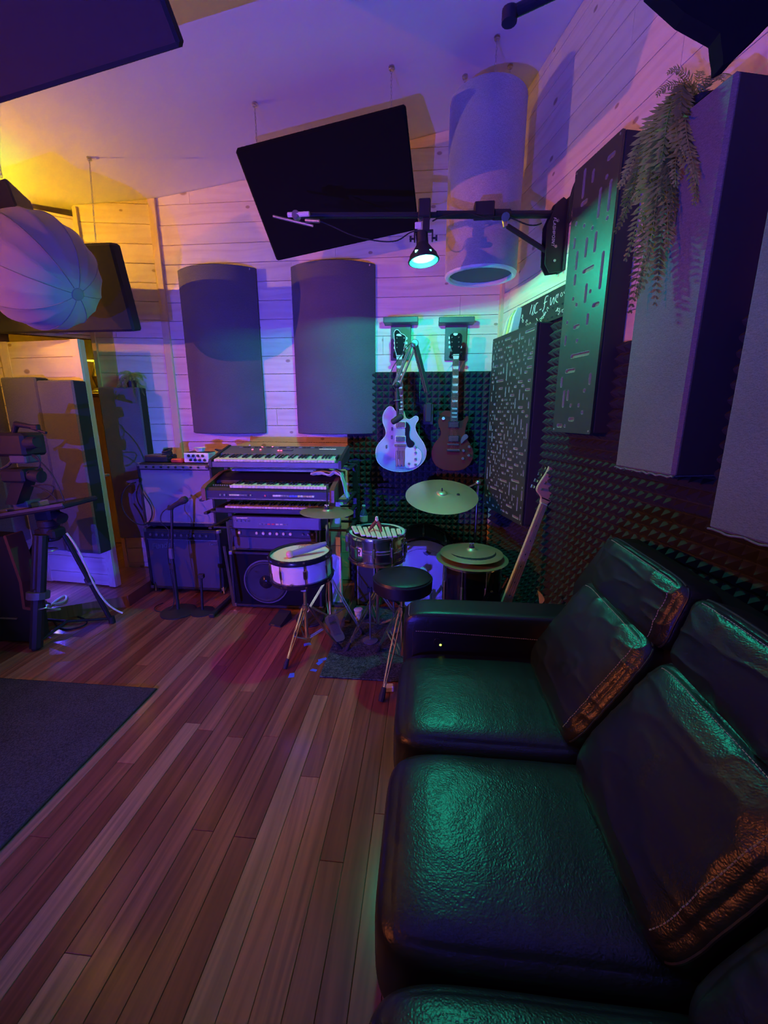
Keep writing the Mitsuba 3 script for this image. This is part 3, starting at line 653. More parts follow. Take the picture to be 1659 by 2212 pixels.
for x in (684, 691): p, q = at(x, 1130, 2.75), at(x, 1176, 2.75); part(t, 'front_strut', tube([p, q], .006, 4), 'steel')
# amp head and bass cabinet
t = cabinet('amplifier_head', 'black amplifier head with a row of white knobs under the keyboards', -1.40, -.76, 2.84, .26, .452, .638, (.015, .015, .012, .075), 'grille_dark', .012)
part(t, 'control_panel', box(-1.385, -.775, 2.836, 2.85, .572, .628, .002), 'black')
for i, x in enumerate((-1.33, -1.20, -1.15, -1.10, -1.05, -1.0, -.95, -.86, -.82, -.79)): knob(t, V(x, 2.836, .60), (0, -1, 0), .011 if i < 7 else .008, .016, 'white_plastic' if i < 7 else 'grey_metal')
t = cabinet('speaker_cabinet', 'black speaker cabinet with one large cone on the floor behind the left snare drum', -1.43, -.74, 2.84, .34, 0, .45, (.02, .02, .02, .02), 'black_cloth', .012, 'speaker')
sp = V(-1.16, 2.842, .22); Ms = frame(sp, (1, 0, 0), (0, 0, 1), (0, -1, 0))
part(t, 'surround', put(ring(.148, .014, 48, 8), Ms), 'rubber'); part(t, 'cone', put(lathe([(.145, .004), (.06, -.0), (.05, .001), (.049, .003), (.06, .004), (.145, .010)], 48), Ms), 'black')
part(t, 'dust_cap', put(lathe([(0, .026), (.03, .02), (.052, .003), (0, .003)], 32), Ms), 'black_gloss')
part(t, 'mounting_ring', put(ring(.166, .007, 48, 6), Ms), 'grey_plastic')
# towel over the keyboard end
def sheet(fn, nu, nv, th=.006):
    u, v = np.meshgrid(np.linspace(0, 1, nu), np.linspace(0, 1, nv), indexing='ij'); p = fn(u, v); n = len(p.reshape(-1, 3)); f = []
    for i in range(nu - 1):
        for j in range(nv - 1): a = i * nv + j; f += [[a, a + nv, a + nv + 1], [a, a + nv + 1, a + 1]]
    m = trimesh.Trimesh(p.reshape(-1, 3), f, process=False); q = m.copy(); q.vertices = np.asarray(q.vertices) - np.asarray(m.vertex_normals) * th; q.faces = np.asarray(q.faces)[:, ::-1]
    bd = [i * nv for i in range(nu)] + [(nu - 1) * nv + j for j in range(1, nv)] + [i * nv + nv - 1 for i in range(nu - 2, -1, -1)] + [j for j in range(nv - 2, 0, -1)]
    w = []
    for a, b in zip(bd, bd[1:] + bd[:1]): w += [[a, b, b + n], [a, b + n, a + n]]
    return trimesh.Trimesh(np.vstack([m.vertices, q.vertices]), np.vstack([m.faces, np.asarray(q.faces) + n, np.array(w)[:, ::-1]]), process=False)
def towel(u, v):
    path = np.array([(-.78, 2.86, 1.035), (-.70, 2.845, 1.05), (-.645, 2.84, 1.040), (-.615, 2.84, 1.058), (-.568, 2.83, 1.045), (-.548, 2.82, .99), (-.535, 2.81, .92), (-.52, 2.81, .88)]); s = np.linspace(0, 1, len(path))
    c_ = np.stack([np.interp(u, s, path[:, i]) for i in range(3)], -1); wv = .06 * (v - .5) * 2
    c_[..., 1] += wv * (1 - .5 * u) + .008 * np.sin(u * 16 + v * 5); c_[..., 2] += .010 * np.sin(v * 13 + u * 7) * (1 - u * .6) + .006 * np.sin(v * 23 + u * 17); c_[..., 0] += .007 * np.sin(v * 15 + u * 4) * (u > .6)
    return c_
single('towel', sheet(towel, 50, 20), 'cloth_white', 'pale towel bunched over the right end of the second keyboard', 'towel', smooth=True)

# ================================================================ drums
def drum(t, c_, R_, H_, shell, hoop, nlug, hoopr=.006, axis=(0, 0, 1), xh=(1, 0, 0), head='drumhead', lug='chrome', beads=False, hoopw=.016):
    M = frame(c_, unit(xh), np.cross(unit(axis), unit(xh)), axis)
    pr = [(R_ - .008, 0), (R_, 0)] + ([(R_, H_ * .42), (R_ + .004, H_ * .46), (R_ + .004, H_ * .54), (R_, H_ * .58)] if beads else []) + [(R_, H_), (R_ - .008, H_), (R_ - .008, 0)]
    part(t, 'shell', put(lathe(pr, 64), M), shell)
    for z, nm in ((H_, 'batter_head'), (0, 'resonant_head')):
        s = 1 if z else -1
        part(t, nm, put(lathe([(0, z + s * .006), (R_ - .012, z + s * .006), (R_ + .003, z + s * .001), (R_ + .004, z - s * .006)][:: s], 64), M), head)
        part(t, 'hoop', put(lathe([(R_ + .004, z - s * .012), (R_ + .004 + hoopr * 1.6, z - s * .012), (R_ + .004 + hoopr * 1.6, z + s * (hoopw - .012) * .4), (R_ + .006 + hoopr * .6, z + s * hoopw * .75), (R_ + .003, z + s * hoopw * .75), (R_ + .003, z + s * .002), (R_ + .004, z - s * .012)][:: s], 64), M), hoop)
    for i in range(nlug):
        a = 2 * math.pi * (i + .5) / nlug; d = V(math.cos(a), math.sin(a), 0); q = lambda r, z: M4(M, d * r + V(0, 0, z))
        k = part(t, 'lug', cat([put(box(-.009, .009, R_ - .002, R_ + .016, H_ * .3, H_ * .7, .005), M @ rotz(math.degrees(a) - 90))]), lug)
        part(k, 'tension_rod', cat([rod(q(R_ + .011, -.008), q(R_ + .011, H_ + .008), .0032, 8), put(box(-.006, .006, R_ + .004, R_ + .018, H_ - .002, H_ + .010, .002), M @ rotz(math.degrees(a) - 90)), put(box(-.006, .006, R_ + .004, R_ + .018, -.010, .002, .002), M @ rotz(math.degrees(a) - 90))]), lug)
    return M
def tripod(t, c_, zc, r, angs, top, rt=.011, mt='chrome', zlow=.10, foot_r=.014):
    c_ = V(*c_)
    part(t, 'tube', cat([rod((c_[0], c_[1], zlow), (c_[0], c_[1], top), rt), shift(cyl(rt * 1.7, zc - .02, zc + .02, 16, .003), V(c_[0], c_[1], 0))]), mt)
    for a in angs:
        d = V(math.cos(a), math.sin(a), 0); s = V(-d[1], d[0], 0); C0 = V(c_[0], c_[1], 0)
        kn = C0 + d * r * .55 + Zv * zc * .52; ft = C0 + d * r + Zv * .02
        ms = []
        for sg_ in (-1, 1):
            o = s * .011 * sg_; ms += [tube([C0 + d * .02 + Zv * zc + o, kn + o, ft + o * .3], .0045, 6), tube([C0 + d * .02 + Zv * zlow + o, kn + o], .004, 6)]
        k = part(t, 'leg', cat(ms), mt)
        part(k, 'rubber_foot', tube([ft + (kn - ft) * .22, ft, ft + V(0, 0, -.018) + d * .012], [foot_r * .7, foot_r, foot_r * .8], 10), 'rubber')
S1 = at(651, 1196, 2.30); H1 = .135
t = thing('snare_drum', 'white snare drum with black hoops, left of the hi-hat', 'drum')
MS = drum(t, S1 - V(0, 0, H1), .170, H1, 'white_shell', 'black_gloss', 8, .008, (-.045, -.02, 1), (1, 0, .045), hoopw=.022)
part(t, 'logo', put(cat([ring(.030, .0011, 32, 4), ring(.014, .0011, 20, 4)]), M_ := MS @ frame((-.01, .11, H1 + .0068), (1, 0, 0), (0, 1, 0))), 'grey_plastic', False)
part(t, 'strainer', put(box(-.186, -.172, -.018, .018, .03, .12, .004), MS), 'chrome')
t = thing('snare_stand', 'chrome tripod stand under the white snare drum', 'stand')
cs = V(S1[0] + .01, S1[1] + .0, 0); f1 = fl(618, 1443); a0 = math.atan2(f1[1] - cs[1], f1[0] - cs[0])
tripod(t, (cs[0], cs[1]), .30, float(np.linalg.norm(f1 - cs)), [a0, a0 + 2.15, a0 - 2.1], S1[2] - H1 - .05)
part(t, 'basket', cat([tube(curve([cs + Zv * (S1[2] - H1 - .07), cs + V(math.cos(a), math.sin(a), 0) * .12 + Zv * (S1[2] - H1 - .028), cs + V(math.cos(a), math.sin(a), 0) * .184 + Zv * (S1[2] - H1 + .012)], 10), .007, 8) for a in (.4, 2.5, 4.6)]), 'chrome')
part(t, 'clamp', box(cs[0] - .02, cs[0] + .02, cs[1] - .025, cs[1] + .02, S1[2] - H1 - .10, S1[2] - H1 - .05, .006), 'steel')
a_, b_ = M4(MS, [(-.03, -.075, H1 + .026)])[0], M4(MS, [(.155, .02, H1 + .055)])[0]
t = thing('mallet', 'grey wrapped mallet with a pinkish end lying across the white snare drum', 'mallet')
part(t, 'wrapped_shaft', tube([a_ + (b_ - a_) * u for u in np.linspace(0, 1, 8)], [.016, .017, .019, .020, .019, .017, .016, .013], 14), 'grille')
part(t, 'tip', shift(trimesh.creation.icosphere(3, .022), a_ - unit(b_ - a_) * .006), 'mallet_tip', True)
S2 = at(815, 1150, 2.52); H2 = .155
t = thing('snare_drum', 'polished metal snare drum with a black R badge, behind the stool', 'drum')
MS2 = drum(t, S2 - V(0, 0, H2), .170, H2, 'chrome', 'chrome', 10, .005, (0, -.02, 1), (1, 0, 0), beads=True)
ab = math.radians(238); db = V(math.cos(ab), math.sin(ab), 0); bd = M4(MS2, [db * .1755 + V(0, 0, H2 * .5)])[0]
bx = V(-db[1], db[0], 0)
k = part(t, 'badge', put(box(-.022, .022, -.026, .026, -.003, .0008), frame(bd, bx, (0, 0, 1), db)), 'white_plastic', False)
m = meshkit.text_mesh('R', .034, .001, True); m.apply_translation([-m.bounds[:, 0].mean(), -.017, .001]); v = np.asarray(m.vertices); v[:, 0] += v[:, 1] * .25; m.vertices = v
part(k, 'letter', put(m, frame(bd, bx, (0, 0, 1), db)), 'black', False)
part(t, 'strainer', put(box(-.20, -.172, -.02, .02, .03, .14, .004), MS2), 'chrome'); part(t, 'butt_plate', put(box(.172, .188, -.02, .02, .03, .1, .004), MS2), 'chrome')
t = thing('snare_stand', 'chrome tripod stand under the polished metal snare drum', 'stand')
cs = V(S2[0], S2[1], 0)
tripod(t, (cs[0], cs[1]), .32, .26, [2.0, 4.0, 6.0], S2[2] - H2 - .05)
part(t, 'basket', cat([tube(curve([cs + Zv * (S2[2] - H2 - .07), cs + V(math.cos(a), math.sin(a), 0) * .12 + Zv * (S2[2] - H2 - .028), cs + V(math.cos(a), math.sin(a), 0) * .18 + Zv * (S2[2] - H2 + .012)], 10), .007, 8) for a in (.6, 2.7, 4.4)]), 'chrome')
t = thing('bar_chimes', 'row of pale wooden bars strung with dark cord lying on the metal snare drum', 'chimes')
part(t, 'backing_cloth', put(cyl(.155, H2 + .0065, H2 + .0085, 48), MS2), 'black_cloth')
for i in range(9):
    x = -.140 + i * .034; L_ = math.sqrt(max(.0, .166 ** 2 - x * x)); y0 = -L_ - .010 * (i % 3 == 1); y1 = min(L_ * .92, .07 + .03 * math.sin(i * 2.0))
    if i > 6: y1 = .02
    mb = put(box(-.0135, .0135, y0 + .01, y1, 0, .011, .003), MS2 @ rotz(18 - i * 1.2, (x, 0, H2 + .0095 + .0006 * i)))
    part(t, 'bar', mb, 'pale_wood')
part(t, 'cord', tube(M4(MS2, curve([(-.14, .06, H2 + .021), (0, .09, H2 + .024), (.12, .0, H2 + .024)], 20)), .0025, 6), 'rubber')
t = thing('wooden_clapper', 'dark red two-pronged clapper with a pale knob standing on the wooden bars', 'percussion')
o = M4(MS2, [(0.0, -.02, H2 + .024)])[0]
part(t, 'prong', tube([o + V(-.045, -.05, .004), o + V(-.02, -.02, .035), o + V(0, .0, .06)], [.005, .012, .009], 8), 'dark_red')
part(t, 'prong', tube([o + V(.035, -.045, .004), o + V(.02, -.015, .035), o + V(0, .0, .06)], [.005, .012, .009], 8), 'dark_red')
part(t, 'knob', shift(lathe([(0, 0), (.013, 0), (.010, .018), (.008, .028), (0, .032)], 16), o + V(0, 0, .055)), 'pale_wood')
def cymbal(name, label, c_, r, axis=(0, 0, 1), category='cymbal', bell=.16, rise=.10, group=None, nut=True):
    t = thing(name, label, category, group); z = unit(axis); x = unit(np.cross((0, 1, 0), z)); M = frame(c_, x, np.cross(z, x), z)
    pr = [(r, 0)] + [(r * u, rise * r * (1 - u ** 1.6) * .72) for u in np.linspace(.97, bell * 1.25, 12)] + [(bell * r * math.cos(a), rise * r * .70 + .055 * r * 1.6 * math.sin(a) * .9) for a in np.linspace(.15, 1.45, 7)] + [(.006, rise * r * .70 + .0792 * r)]
    lo = [(a, b - .0016) for a, b in pr[::-1]]
    part(t, 'bronze_plate', put(lathe(pr[::-1] + [(r, -.0012)] + lo[::-1][1:], 72), M), 'brass', 40)
    if nut:
        h = rise * r * .70 + .079 * r
        part(t, 'felt', put(cyl(.017, h - .002, h + .012, 18, .003), M), 'charcoal_cloth'); part(t, 'wing_nut', put(cat([cyl(.006, h + .012, h + .028, 10), box(-.016, .016, -.003, .003, h + .018, h + .028, .002)]), M), 'steel')
    return t, M
CY = at(954, 1071, 2.95)
t, M = cymbal('ride_cymbal', 'large tilted bronze cymbal below the dark guitar', CY, .255, (.02, -.30, .95), nut=False)
part(t, 'rod_tip', put(cyl(.004, .02, .062, 8, .001), M), 'rubber'); part(t, 'hole_mark', put(cyl(.011, .012, .0165, 16), M @ frame((.115, .0, .003), (1, 0, 0), (0, 1, 0))), 'black')
t = thing('cymbal_stand', 'chrome boom stand holding the large cymbal', 'stand')
zc_ = unit(V(.02, -.30, .95)); b0 = V(.40, 3.22, 0)
part(t, 'boom', rod(CY - zc_ * .03, V(b0[0], b0[1], .93), .008), 'chrome'); part(t, 'clutch', shift(trimesh.creation.icosphere(2, .022), V(b0[0], b0[1], .93)), 'steel', True)
part(t, 'tilter', rod(CY - zc_ * .035, CY + zc_ * .02, .007), 'chrome')
tripod(t, (b0[0], b0[1]), .34, .21, [1.2, 3.9, 5.6], .93)
t, M = cymbal('hi_hat_cymbal', 'thin flat cymbal on the rod left of the pale post', at(706, 1106, 2.60), .172, (.03, -.0, 1), rise=.07)
hh = at(706, 1106, 2.60)
t = thing('hi_hat_stand', 'chrome hi-hat stand with a ribbed footboard left of the drum mat', 'stand')
tripod(t, (hh[0], hh[1]), .36, .24, [-.3, 1.9, 3.6], .74)
part(t, 'pull_rod', rod((hh[0], hh[1], .5), at(706, 1046, 2.60), .0042, 8), 'chrome')
part(t, 'cup', shift(cyl(.022, -.012, -.002, 20, .003), hh), 'rubber')
fb0, fb1 = fl(733, 1384, .012), V(hh[0] + .01, hh[1] - .05, .12); fv = unit(fb1 - fb0); fx = unit(np.cross(fv, Zv)); Lf = float(np.linalg.norm(fb1 - fb0)); Mf = frame(fb0, fx, fv)
fpoly = smooth_poly([(-.035, 0), (0, -.008), (.035, 0), (.042, Lf * .2), (.036, Lf * .45), (.046, Lf * .75), (.036, Lf * .96), (0, Lf * 1.02), (-.036, Lf * .96), (-.046, Lf * .75), (-.036, Lf * .45), (-.042, Lf * .2)], 80)
k = part(t, 'footboard', put(ext(fpoly, .008), Mf), 'steel', False)
part(k, 'ridges', put(cat([box(-.026, .026, Lf * u - .0025, Lf * u + .0025, .008, .0115, .001) for u in np.linspace(.22, .92, 17)]), Mf), 'grey_metal', False, kind='stuff')
part(t, 'chain', rod(fb1 + V(0, .02, 0), (hh[0], hh[1], .24), .006, 8), 'steel')
# bass drum
KC = V(-.003, 2.90, .292)
t = thing('bass_drum', 'black bass drum with a white head facing the viewer, behind the stool', 'drum')
MK = drum(t, KC + V(0, .38, 0), .272, .38, 'black_gloss', 'black_gloss', 10, .011, (0, -1, 0), (1, 0, 0), hoopw=.026, lug='chrome')
part(t, 'head_ring', put(ring(.205, .0016, 64, 4), MK @ frame((0, 0, .3865), (1, 0, 0), (0, 1, 0))), 'lantern_cloth', False)
lg = sg.Polygon([(-.032, .012), (-.018, .006), (0, .02), (.018, .006), (.032, .012), (.022, -.008), (0, -.02), (-.022, -.008)])
part(t, 'head_logo', put(ext(lg, .001), MK @ frame((.03, .175, .3862), (1, 0, 0), (0, 1, 0))), 'grey_metal', False)
for s in (-1, 1): part(t, 'spur', tube([KC + V(s * .26, .3, -.05), KC + V(s * .345, .2, -.285)], .008, 8), 'chrome')
t = thing('drum_pedal', 'bass drum pedal at the foot of the white drum head', 'pedal')
part(t, 'base_plate', box(-.05, .05, 2.58, 2.86, .011, .018, .003), 'steel')
part(t, 'footboard', put(box(-.04, .04, 0, .26, 0, .008, .003), frame((0, 2.58, .022), (1, 0, 0), (0, .95, .3))), 'steel')
for s in (-1, 1): part(t, 'post', box(s * .06 - .008, s * .06 + .008, 2.82, 2.85, .011, .2, .004), 'chrome')
part(t, 'axle', rod((-.06, 2.835, .19), (.06, 2.835, .19), .007), 'chrome'); part(t, 'beater', tube([(0, 2.835, .19), (0, 2.80, .36)], .005, 8), 'chrome'); part(t, 'beater_felt', put(cyl(.024, -.02, .02, 20, .005), frame((0, 2.80, .37), (1, 0, 0), (0, 0, 1))), 'cloth_white')
# floor tom and the cymbals on it
FTC = at(1019, 1212, 2.60); ftr = .178
t = thing('floor_tom', 'dark floor tom with chrome lugs under two stacked cymbals', 'drum')
drum(t, V(FTC[0], FTC[1], .16), ftr, FTC[2] - .16, 'black_gloss', 'chrome', 8, .005)
for a in (1.2, 3.3, 5.4):
    d = V(math.cos(a), math.sin(a), 0); p = V(FTC[0], FTC[1], 0) + d * (ftr + .018)
    k = part(t, 'leg', tube(curve([p + Zv * .36, p + Zv * .15, p + Zv * .10 + d * .015, p + d * .02 + Zv * .02], 16), .006, 8), 'chrome'); part(k, 'rubber_foot', shift(cyl(.012, .011, .035, 12, .003), p + d * .02), 'rubber')
gz = 'pair of cymbals stacked on the floor tom'
t, M = cymbal('crash_cymbal', 'wider lower one of the two cymbals lying on the floor tom', FTC + V(0, 0, .022), .226, (.0, -.03, 1), nut=False, rise=.07, group=None)
single('foam_washer', shift(cyl(.150, 0, .012, 40, .003), FTC + V(0, -.0, .052)), 'black', 'black pad between the two cymbals on the floor tom', 'pad')
t, M = cymbal('crash_cymbal', 'smaller upper one of the two cymbals lying on the floor tom', FTC + V(-.005, 0, .056), .197, (0, -.03, 1), rise=.16)
# stool
ST = at(870, 1243, 2.13)
t = thing('drum_stool', 'round black drum stool on chrome legs in front of the bass drum', 'stool')
part(t, 'seat', shift(lathe([(0, -.085), (.145, -.085), (.158, -.075), (.160, -.018), (.152, -.004), (.13, .004), (.06, .006), (0, .003)], 64), ST), 'leather')
part(t, 'piping', shift(ring(.157, .004, 64, 6), ST + V(0, 0, -.014)), 'leather_smooth')
f1 = fl(825, 1513); c0 = V(ST[0], ST[1], 0); a0 = math.atan2(f1[1] - c0[1], f1[0] - c0[0])
tripod(t, (c0[0], c0[1]), .40, float(np.linalg.norm(f1 - c0)), [a0, a0 + 2.1, a0 - 2.1], ST[2] - .085, .013, 'chrome', .12, .018)
part(t, 'clamp', shift(cyl(.03, ST[2] - .12, ST[2] - .08, 20, .005), c0), 'steel')
# small things around the kit
for (px, py, tx, ty, lb) in ((800, 1384, 790, 1268, 'thin stand with a small round base on the drum mat, left of the stool'), (850, 1362, 846, 1290, 'thin stand with a small round base behind the legs of the stool')):
    b_ = fl(px, py, .012); tp = at(tx, ty, b_[1]); t = thing('microphone_stand', lb, 'stand')
    part(t, 'base', shift(lathe([(0, 0), (.05, 0), (.05, .006), (.02, .014), (0, .016)], 32), b_), 'grey_plastic'); part(t, 'pole', rod(b_ + V(0, 0, .01), V(b_[0], b_[1], tp[2]), .006), 'steel')
    part(t, 'clip', box(b_[0] - .016, b_[0] + .014, b_[1] - .012, b_[1] + .012, tp[2] - .03, tp[2], .004), 'black')
p = V(-.655, 2.98, 0)
t = thing('taped_post', 'pale square post with two seams behind the hi-hat cymbal', 'post')
part(t, 'post', box(p[0] - .036, p[0] + .04, p[1] - .02, p[1] + .02, .02, .80, .004), 'white_plastic')
for z in (.62, .48): part(t, 'seam_band', box(p[0] - .0375, p[0] + .0415, p[1] - .0215, p[1] + .0215, z, z + .004), 'grey_metal', False)
part(t, 'cap', hull([(p[0] - .036, p[1] + s, z) for s in (-.022, .022) for z in (.80, .83)] + [(p[0] + .03, p[1] + s, .83) for s in (-.022, .022)] + [(p[0] + .06, p[1] + s, .79) for s in (-.022, .022)]), 'white_plastic')
part(t, 'base', box(p[0] - .08, p[0] + .08, p[1] - .06, p[1] + .06, 0, .02, .004), 'black')
p = at(778, 1133, 3.05); p[0] = -.452
t = thing('road_case', 'black road case with a bottle on it, left of the bass drum', 'case')
part(t, 'body', box(-.492, -.362, 2.96, 3.36, .01, p[2] - .002, .008), 'black'); part(t, 'edge_rail', cat([box(-.495, -.483, 2.957, 2.969, .01, p[2], .002), box(-.371, -.359, 2.957, 2.969, .01, p[2], .002)]), 'grey_metal', False)
part(t, 'latch', box(-.455, -.40, 2.954, 2.962, .4, .45, .003), 'steel')
t = thing('bottle', 'small green bottle with a pale label on the black road case', 'bottle')
part(t, 'glass', shift(lathe([(0, 0), (.026, 0), (.029, .006), (.029, .085), (.022, .105), (.012, .12), (.012, .14), (0, .14)], 28), p), 'green_glass')
part(t, 'label', shift(lathe([(.0293, .028), (.0298, .03), (.0298, .072), (.0293, .074)], 28), p), 'paper'); part(t, 'cap', shift(cyl(.0135, .138, .152, 20, .002), p), 'white_plastic')
p = fl(672, 1350); t = thing('practice_pad', 'black round pad on the floor between the snare stand and the footboard', 'pad')
part(t, 'disc', put(cyl(.10, 0, .02, 40, .004), frame(V(p[0] - .02, p[1] + .06, .012), (1, 0, 0), (0, .97, .22))), 'black'); part(t, 'rubber', put(cyl(.088, .02, .023, 40, .001), frame(V(p[0] - .02, p[1] + .06, .012), (1, 0, 0), (0, .97, .22))), 'rubber')
p = fl(604, 1345); t = thing('foot_pedal', 'black foot pedal with a chrome edge on the floor in front of the speaker cabinet', 'pedal')
part(t, 'body', put(hull([(-.05, -.06, 0), (.05, -.06, 0), (-.05, .08, 0), (.05, .08, 0), (-.045, .08, .06), (.045, .08, .06), (-.045, -.06, .012), (.045, -.06, .012)]), rotz(-15, (p[0], p[1], .001))), 'black')
part(t, 'chrome_edge', put(box(-.03, .0, -.064, -.058, .004, .014, .002), rotz(-15, (p[0], p[1], .001))), 'chrome')
p = fl(848, 1498); single('rubber_block', put(box(-.025, .025, -.018, .018, 0, .035, .006), rotz(10, (p[0] - .02, p[1] + .02, .001))), 'white_plastic', 'small white block on the floor against the front of the sofa', 'block')
p = fl(757, 1290, .013); t = thing('cup', 'small pale green cup on the drum mat behind the hi-hat', 'cup')
part(t, 'cup', shift(lathe([(0, 0), (.022, 0), (.03, .08), (.028, .08), (.02, .004), (0, .004)], 24), V(-.45, 2.72, .011)), 'yellow_paper'); part(t, 'lid', shift(lathe([(.028, .078), (.032, .078), (.031, .084), (0, .086)], 24), V(-.45, 2.72, .011)), 'white_plastic')
#@@2
# ================================================================ guitars on the wall
GY = 3.345
def gz(cx, cy): return at(780 + cx * .18083, 660 + cy * .18083, GY)     # a point of the guitars' plane
def plane_poly(pts, k=140, smooth=True):
    q = [(p[0], p[2]) for p in (gz(*c) for c in pts)]
    return smooth_poly(q, k) if smooth else sg.Polygon(q).buffer(0)
MG = lambda y: frame((0, y, 0), (1, 0, 0), (0, 0, 1), (0, -1, 0))        # (x, z) outline, thickness towards the room
def plate(parent, name, poly, y, h, mt, bev=0.0, smooth=30):
    return part(parent, name, put(bevel_ext(poly, h, bev) if bev else ext(poly, h), MG(y)), mt, smooth)
def dome(poly, h, crown, n=5):
    ms = [ext(poly.buffer(-.004), h)]; ms.append(put(ext(poly, h - .008), frame((0, 0, .004), (1, 0, 0), (0, 1, 0))))
    for i in range(1, n):
        g = poly.buffer(-.012 - .012 * i)
        if g.area > 1e-4: ms.append(put(ext(g, crown / n), frame((0, 0, h + crown * (i - 1) / n), (1, 0, 0), (0, 1, 0))))
    return cat(ms)
def neck(t, a, b, w0, w1, y, fret, nut=True, dots='ivory', nf=21, board='rosewood', wood='maple', th=.022):
    """Neck from body end a to nut b (x, z), widths w0, w1."""
    a, b = np.array(a), np.array(b); d = (b - a) / np.linalg.norm(b - a); s = np.array([d[1], -d[0]]); L_ = np.linalg.norm(b - a)
    q = lambda u, v: a + d * L_ * u + s * v * (w0 + (w1 - w0) * u) / 2
    pg = sg.Polygon([q(0, -1), q(1, -1), q(1, 1), q(0, 1)])
    k = part(t, 'neck', put(cat([ext(pg.buffer(-.002), th), put(ext(pg, th * .6), frame((0, 0, th * .4), (1, 0, 0), (0, 1, 0)))]), MG(y)), wood)
    part(k, 'fretboard', put(ext(pg, .006), MG(y - th)), board)
    sc = L_ / (1 - 2 ** (-nf / 12)); fr = []
    for i in range(1, nf + 1):
        u = 1 - (sc * (1 - 2 ** (-i / 12))) / L_; p0, p1 = q(u, -.97), q(u, .97); fr.append(tube([(p0[0], y - th - .0065, p0[1]), (p1[0], y - th - .0065, p1[1])], .0013, 4))
    part(k, 'frets', cat(fr), 'steel', False, kind='stuff')
    inl = []
    for i in (1, 3, 5, 7, 9, 12, 15, 17, 19):
        if i > nf: continue
        u = 1 - (sc * (1 - 2 ** (-(i - .5) / 12))) / L_; w = (2 ** (-(i - 1) / 12) - 2 ** (-i / 12)) * sc * .30
        if dots == 'dot': inl.append(put(cyl(.0032, 0, .0005, 12), frame((q(u, 0)[0], y - th - .006, q(u, 0)[1]), (1, 0, 0), (0, 0, 1), (0, -1, 0))))
        else:
            c_ = q(u, 0); g = sg.Polygon([c_ + d * w + s * -.38 * w0, c_ + d * w + s * .38 * w0, c_ - d * w + s * .32 * w0, c_ - d * w - s * .32 * w0]); inl.append(put(ext(g, .0006), MG(y - th - .006)))
    part(k, 'inlays', cat(inl), 'black' if dots == 'dot' else dots, False, kind='stuff')
    if nut: p0, p1 = q(1, -1), q(1, 1); part(k, 'nut', tube([(p0[0], y - th - .006, p0[1]), (p1[0], y - th - .006, p1[1])], .0035, 6), 'ivory')
    return q, d, s
def strings(t, pts0, pts1, n, y0, y1, r=.0006):
    part(t, 'strings', cat([tube([(*(np.array(pts0[0]) * (1 - u) + np.array(pts0[1]) * u), 0)[:1] + (y0,) + (*(np.array(pts0[0]) * (1 - u) + np.array(pts0[1]) * u),)[1:2], (*(np.array(pts1[0]) * (1 - u) + np.array(pts1[1]) * u),)[:1] + (y1,) + (*(np.array(pts1[0]) * (1 - u) + np.array(pts1[1]) * u),)[1:2]], r * (1.6 - u), 4) for u in np.linspace(0, 1, n)]), 'steel', False, kind='stuff')
xz = lambda *c: (gz(*c)[0], gz(*c)[2])
def pick(t, x, y, z, w, h, mt='chrome', ring_='ivory'):
    k = part(t, 'pickup', box(x - w / 2, x + w / 2, y - .012, y, z - h / 2, z + h / 2, .003), mt)
    part(k, 'pickup_ring', box(x - w / 2 - .006, x + w / 2 + .006, y - .005, y, z - h / 2 - .006, z + h / 2 + .006, .002), ring_)
def tuners(t, pts, y, mt='ivory', side=1):
    for (x, z, s) in pts:
        k = part(t, 'tuning_peg', put(cyl(.0055, 0, .014, 12, .001), frame((x, y, z), (1, 0, 0), (0, 0, 1), (0, -1, 0))), 'chrome')
        part(k, 'peg_button', box(x + s * .016 - .008, x + s * .016 + .008, y + .002, y + .010, z - .009, z + .009, .003), mt)
# white electric guitar
t = thing('electric_guitar', 'white electric guitar with gold hardware hanging on the foam, left of the dark guitar', 'guitar')
W_ = [(415, 1262), (385, 1218), (345, 1206), (305, 1235), (270, 1300), (262, 1360), (275, 1420), (297, 1480), (298, 1540), (265, 1590), (212, 1650), (185, 1710), (182, 1780), (205, 1860), (262, 1920), (350, 1960), (440, 1977), (530, 1975), (620, 1955), (700, 1905), (755, 1840), (780, 1750), (762, 1670), (715, 1590), (668, 1520), (650, 1460), (660, 1405), (686, 1360), (678, 1326), (645, 1320), (608, 1345), (570, 1358), (540, 1340), (524, 1290), (510, 1260), (470, 1262)]
wp = plane_poly(W_, 160); BF = GY - .048
part(t, 'body', put(dome(wp, .042, .006), MG(GY)), 'white_lacquer', 50)
plate(t, 'body_binding', wp.buffer(.0015).difference(wp.buffer(-.003)), GY - .036, .007, 'ivory')
q, d, s = neck(t, xz(470, 1285), xz(462, 612), .056, .042, BF + .012, .62, board='rosewood')
hs = plane_poly([(430, 615), (424, 590), (412, 545), (405, 460), (400, 390), (402, 330), (430, 302), (455, 312), (480, 345), (520, 365), (538, 385), (535, 440), (520, 520), (508, 585), (500, 615)], 90)
plate(t, 'headstock', hs, BF + .012, .016, 'black_gloss', .002); plate(t, 'headstock_binding', hs.buffer(.001).difference(hs.buffer(-.0025)), BF + .0, .005, 'ivory')
plate(t, 'headstock_inlay', plane_poly([(425, 370), (450, 352), (480, 362), (490, 375), (460, 380)], 40), BF - .0045, .001, 'ivory')
tuners(t, [(xz(435, c)[0], xz(435, c)[1], -1) for c in (405, 460, 515)] + [(xz(520, c)[0], xz(520, c)[1], 1) for c in (405, 460, 515)], BF - .003)
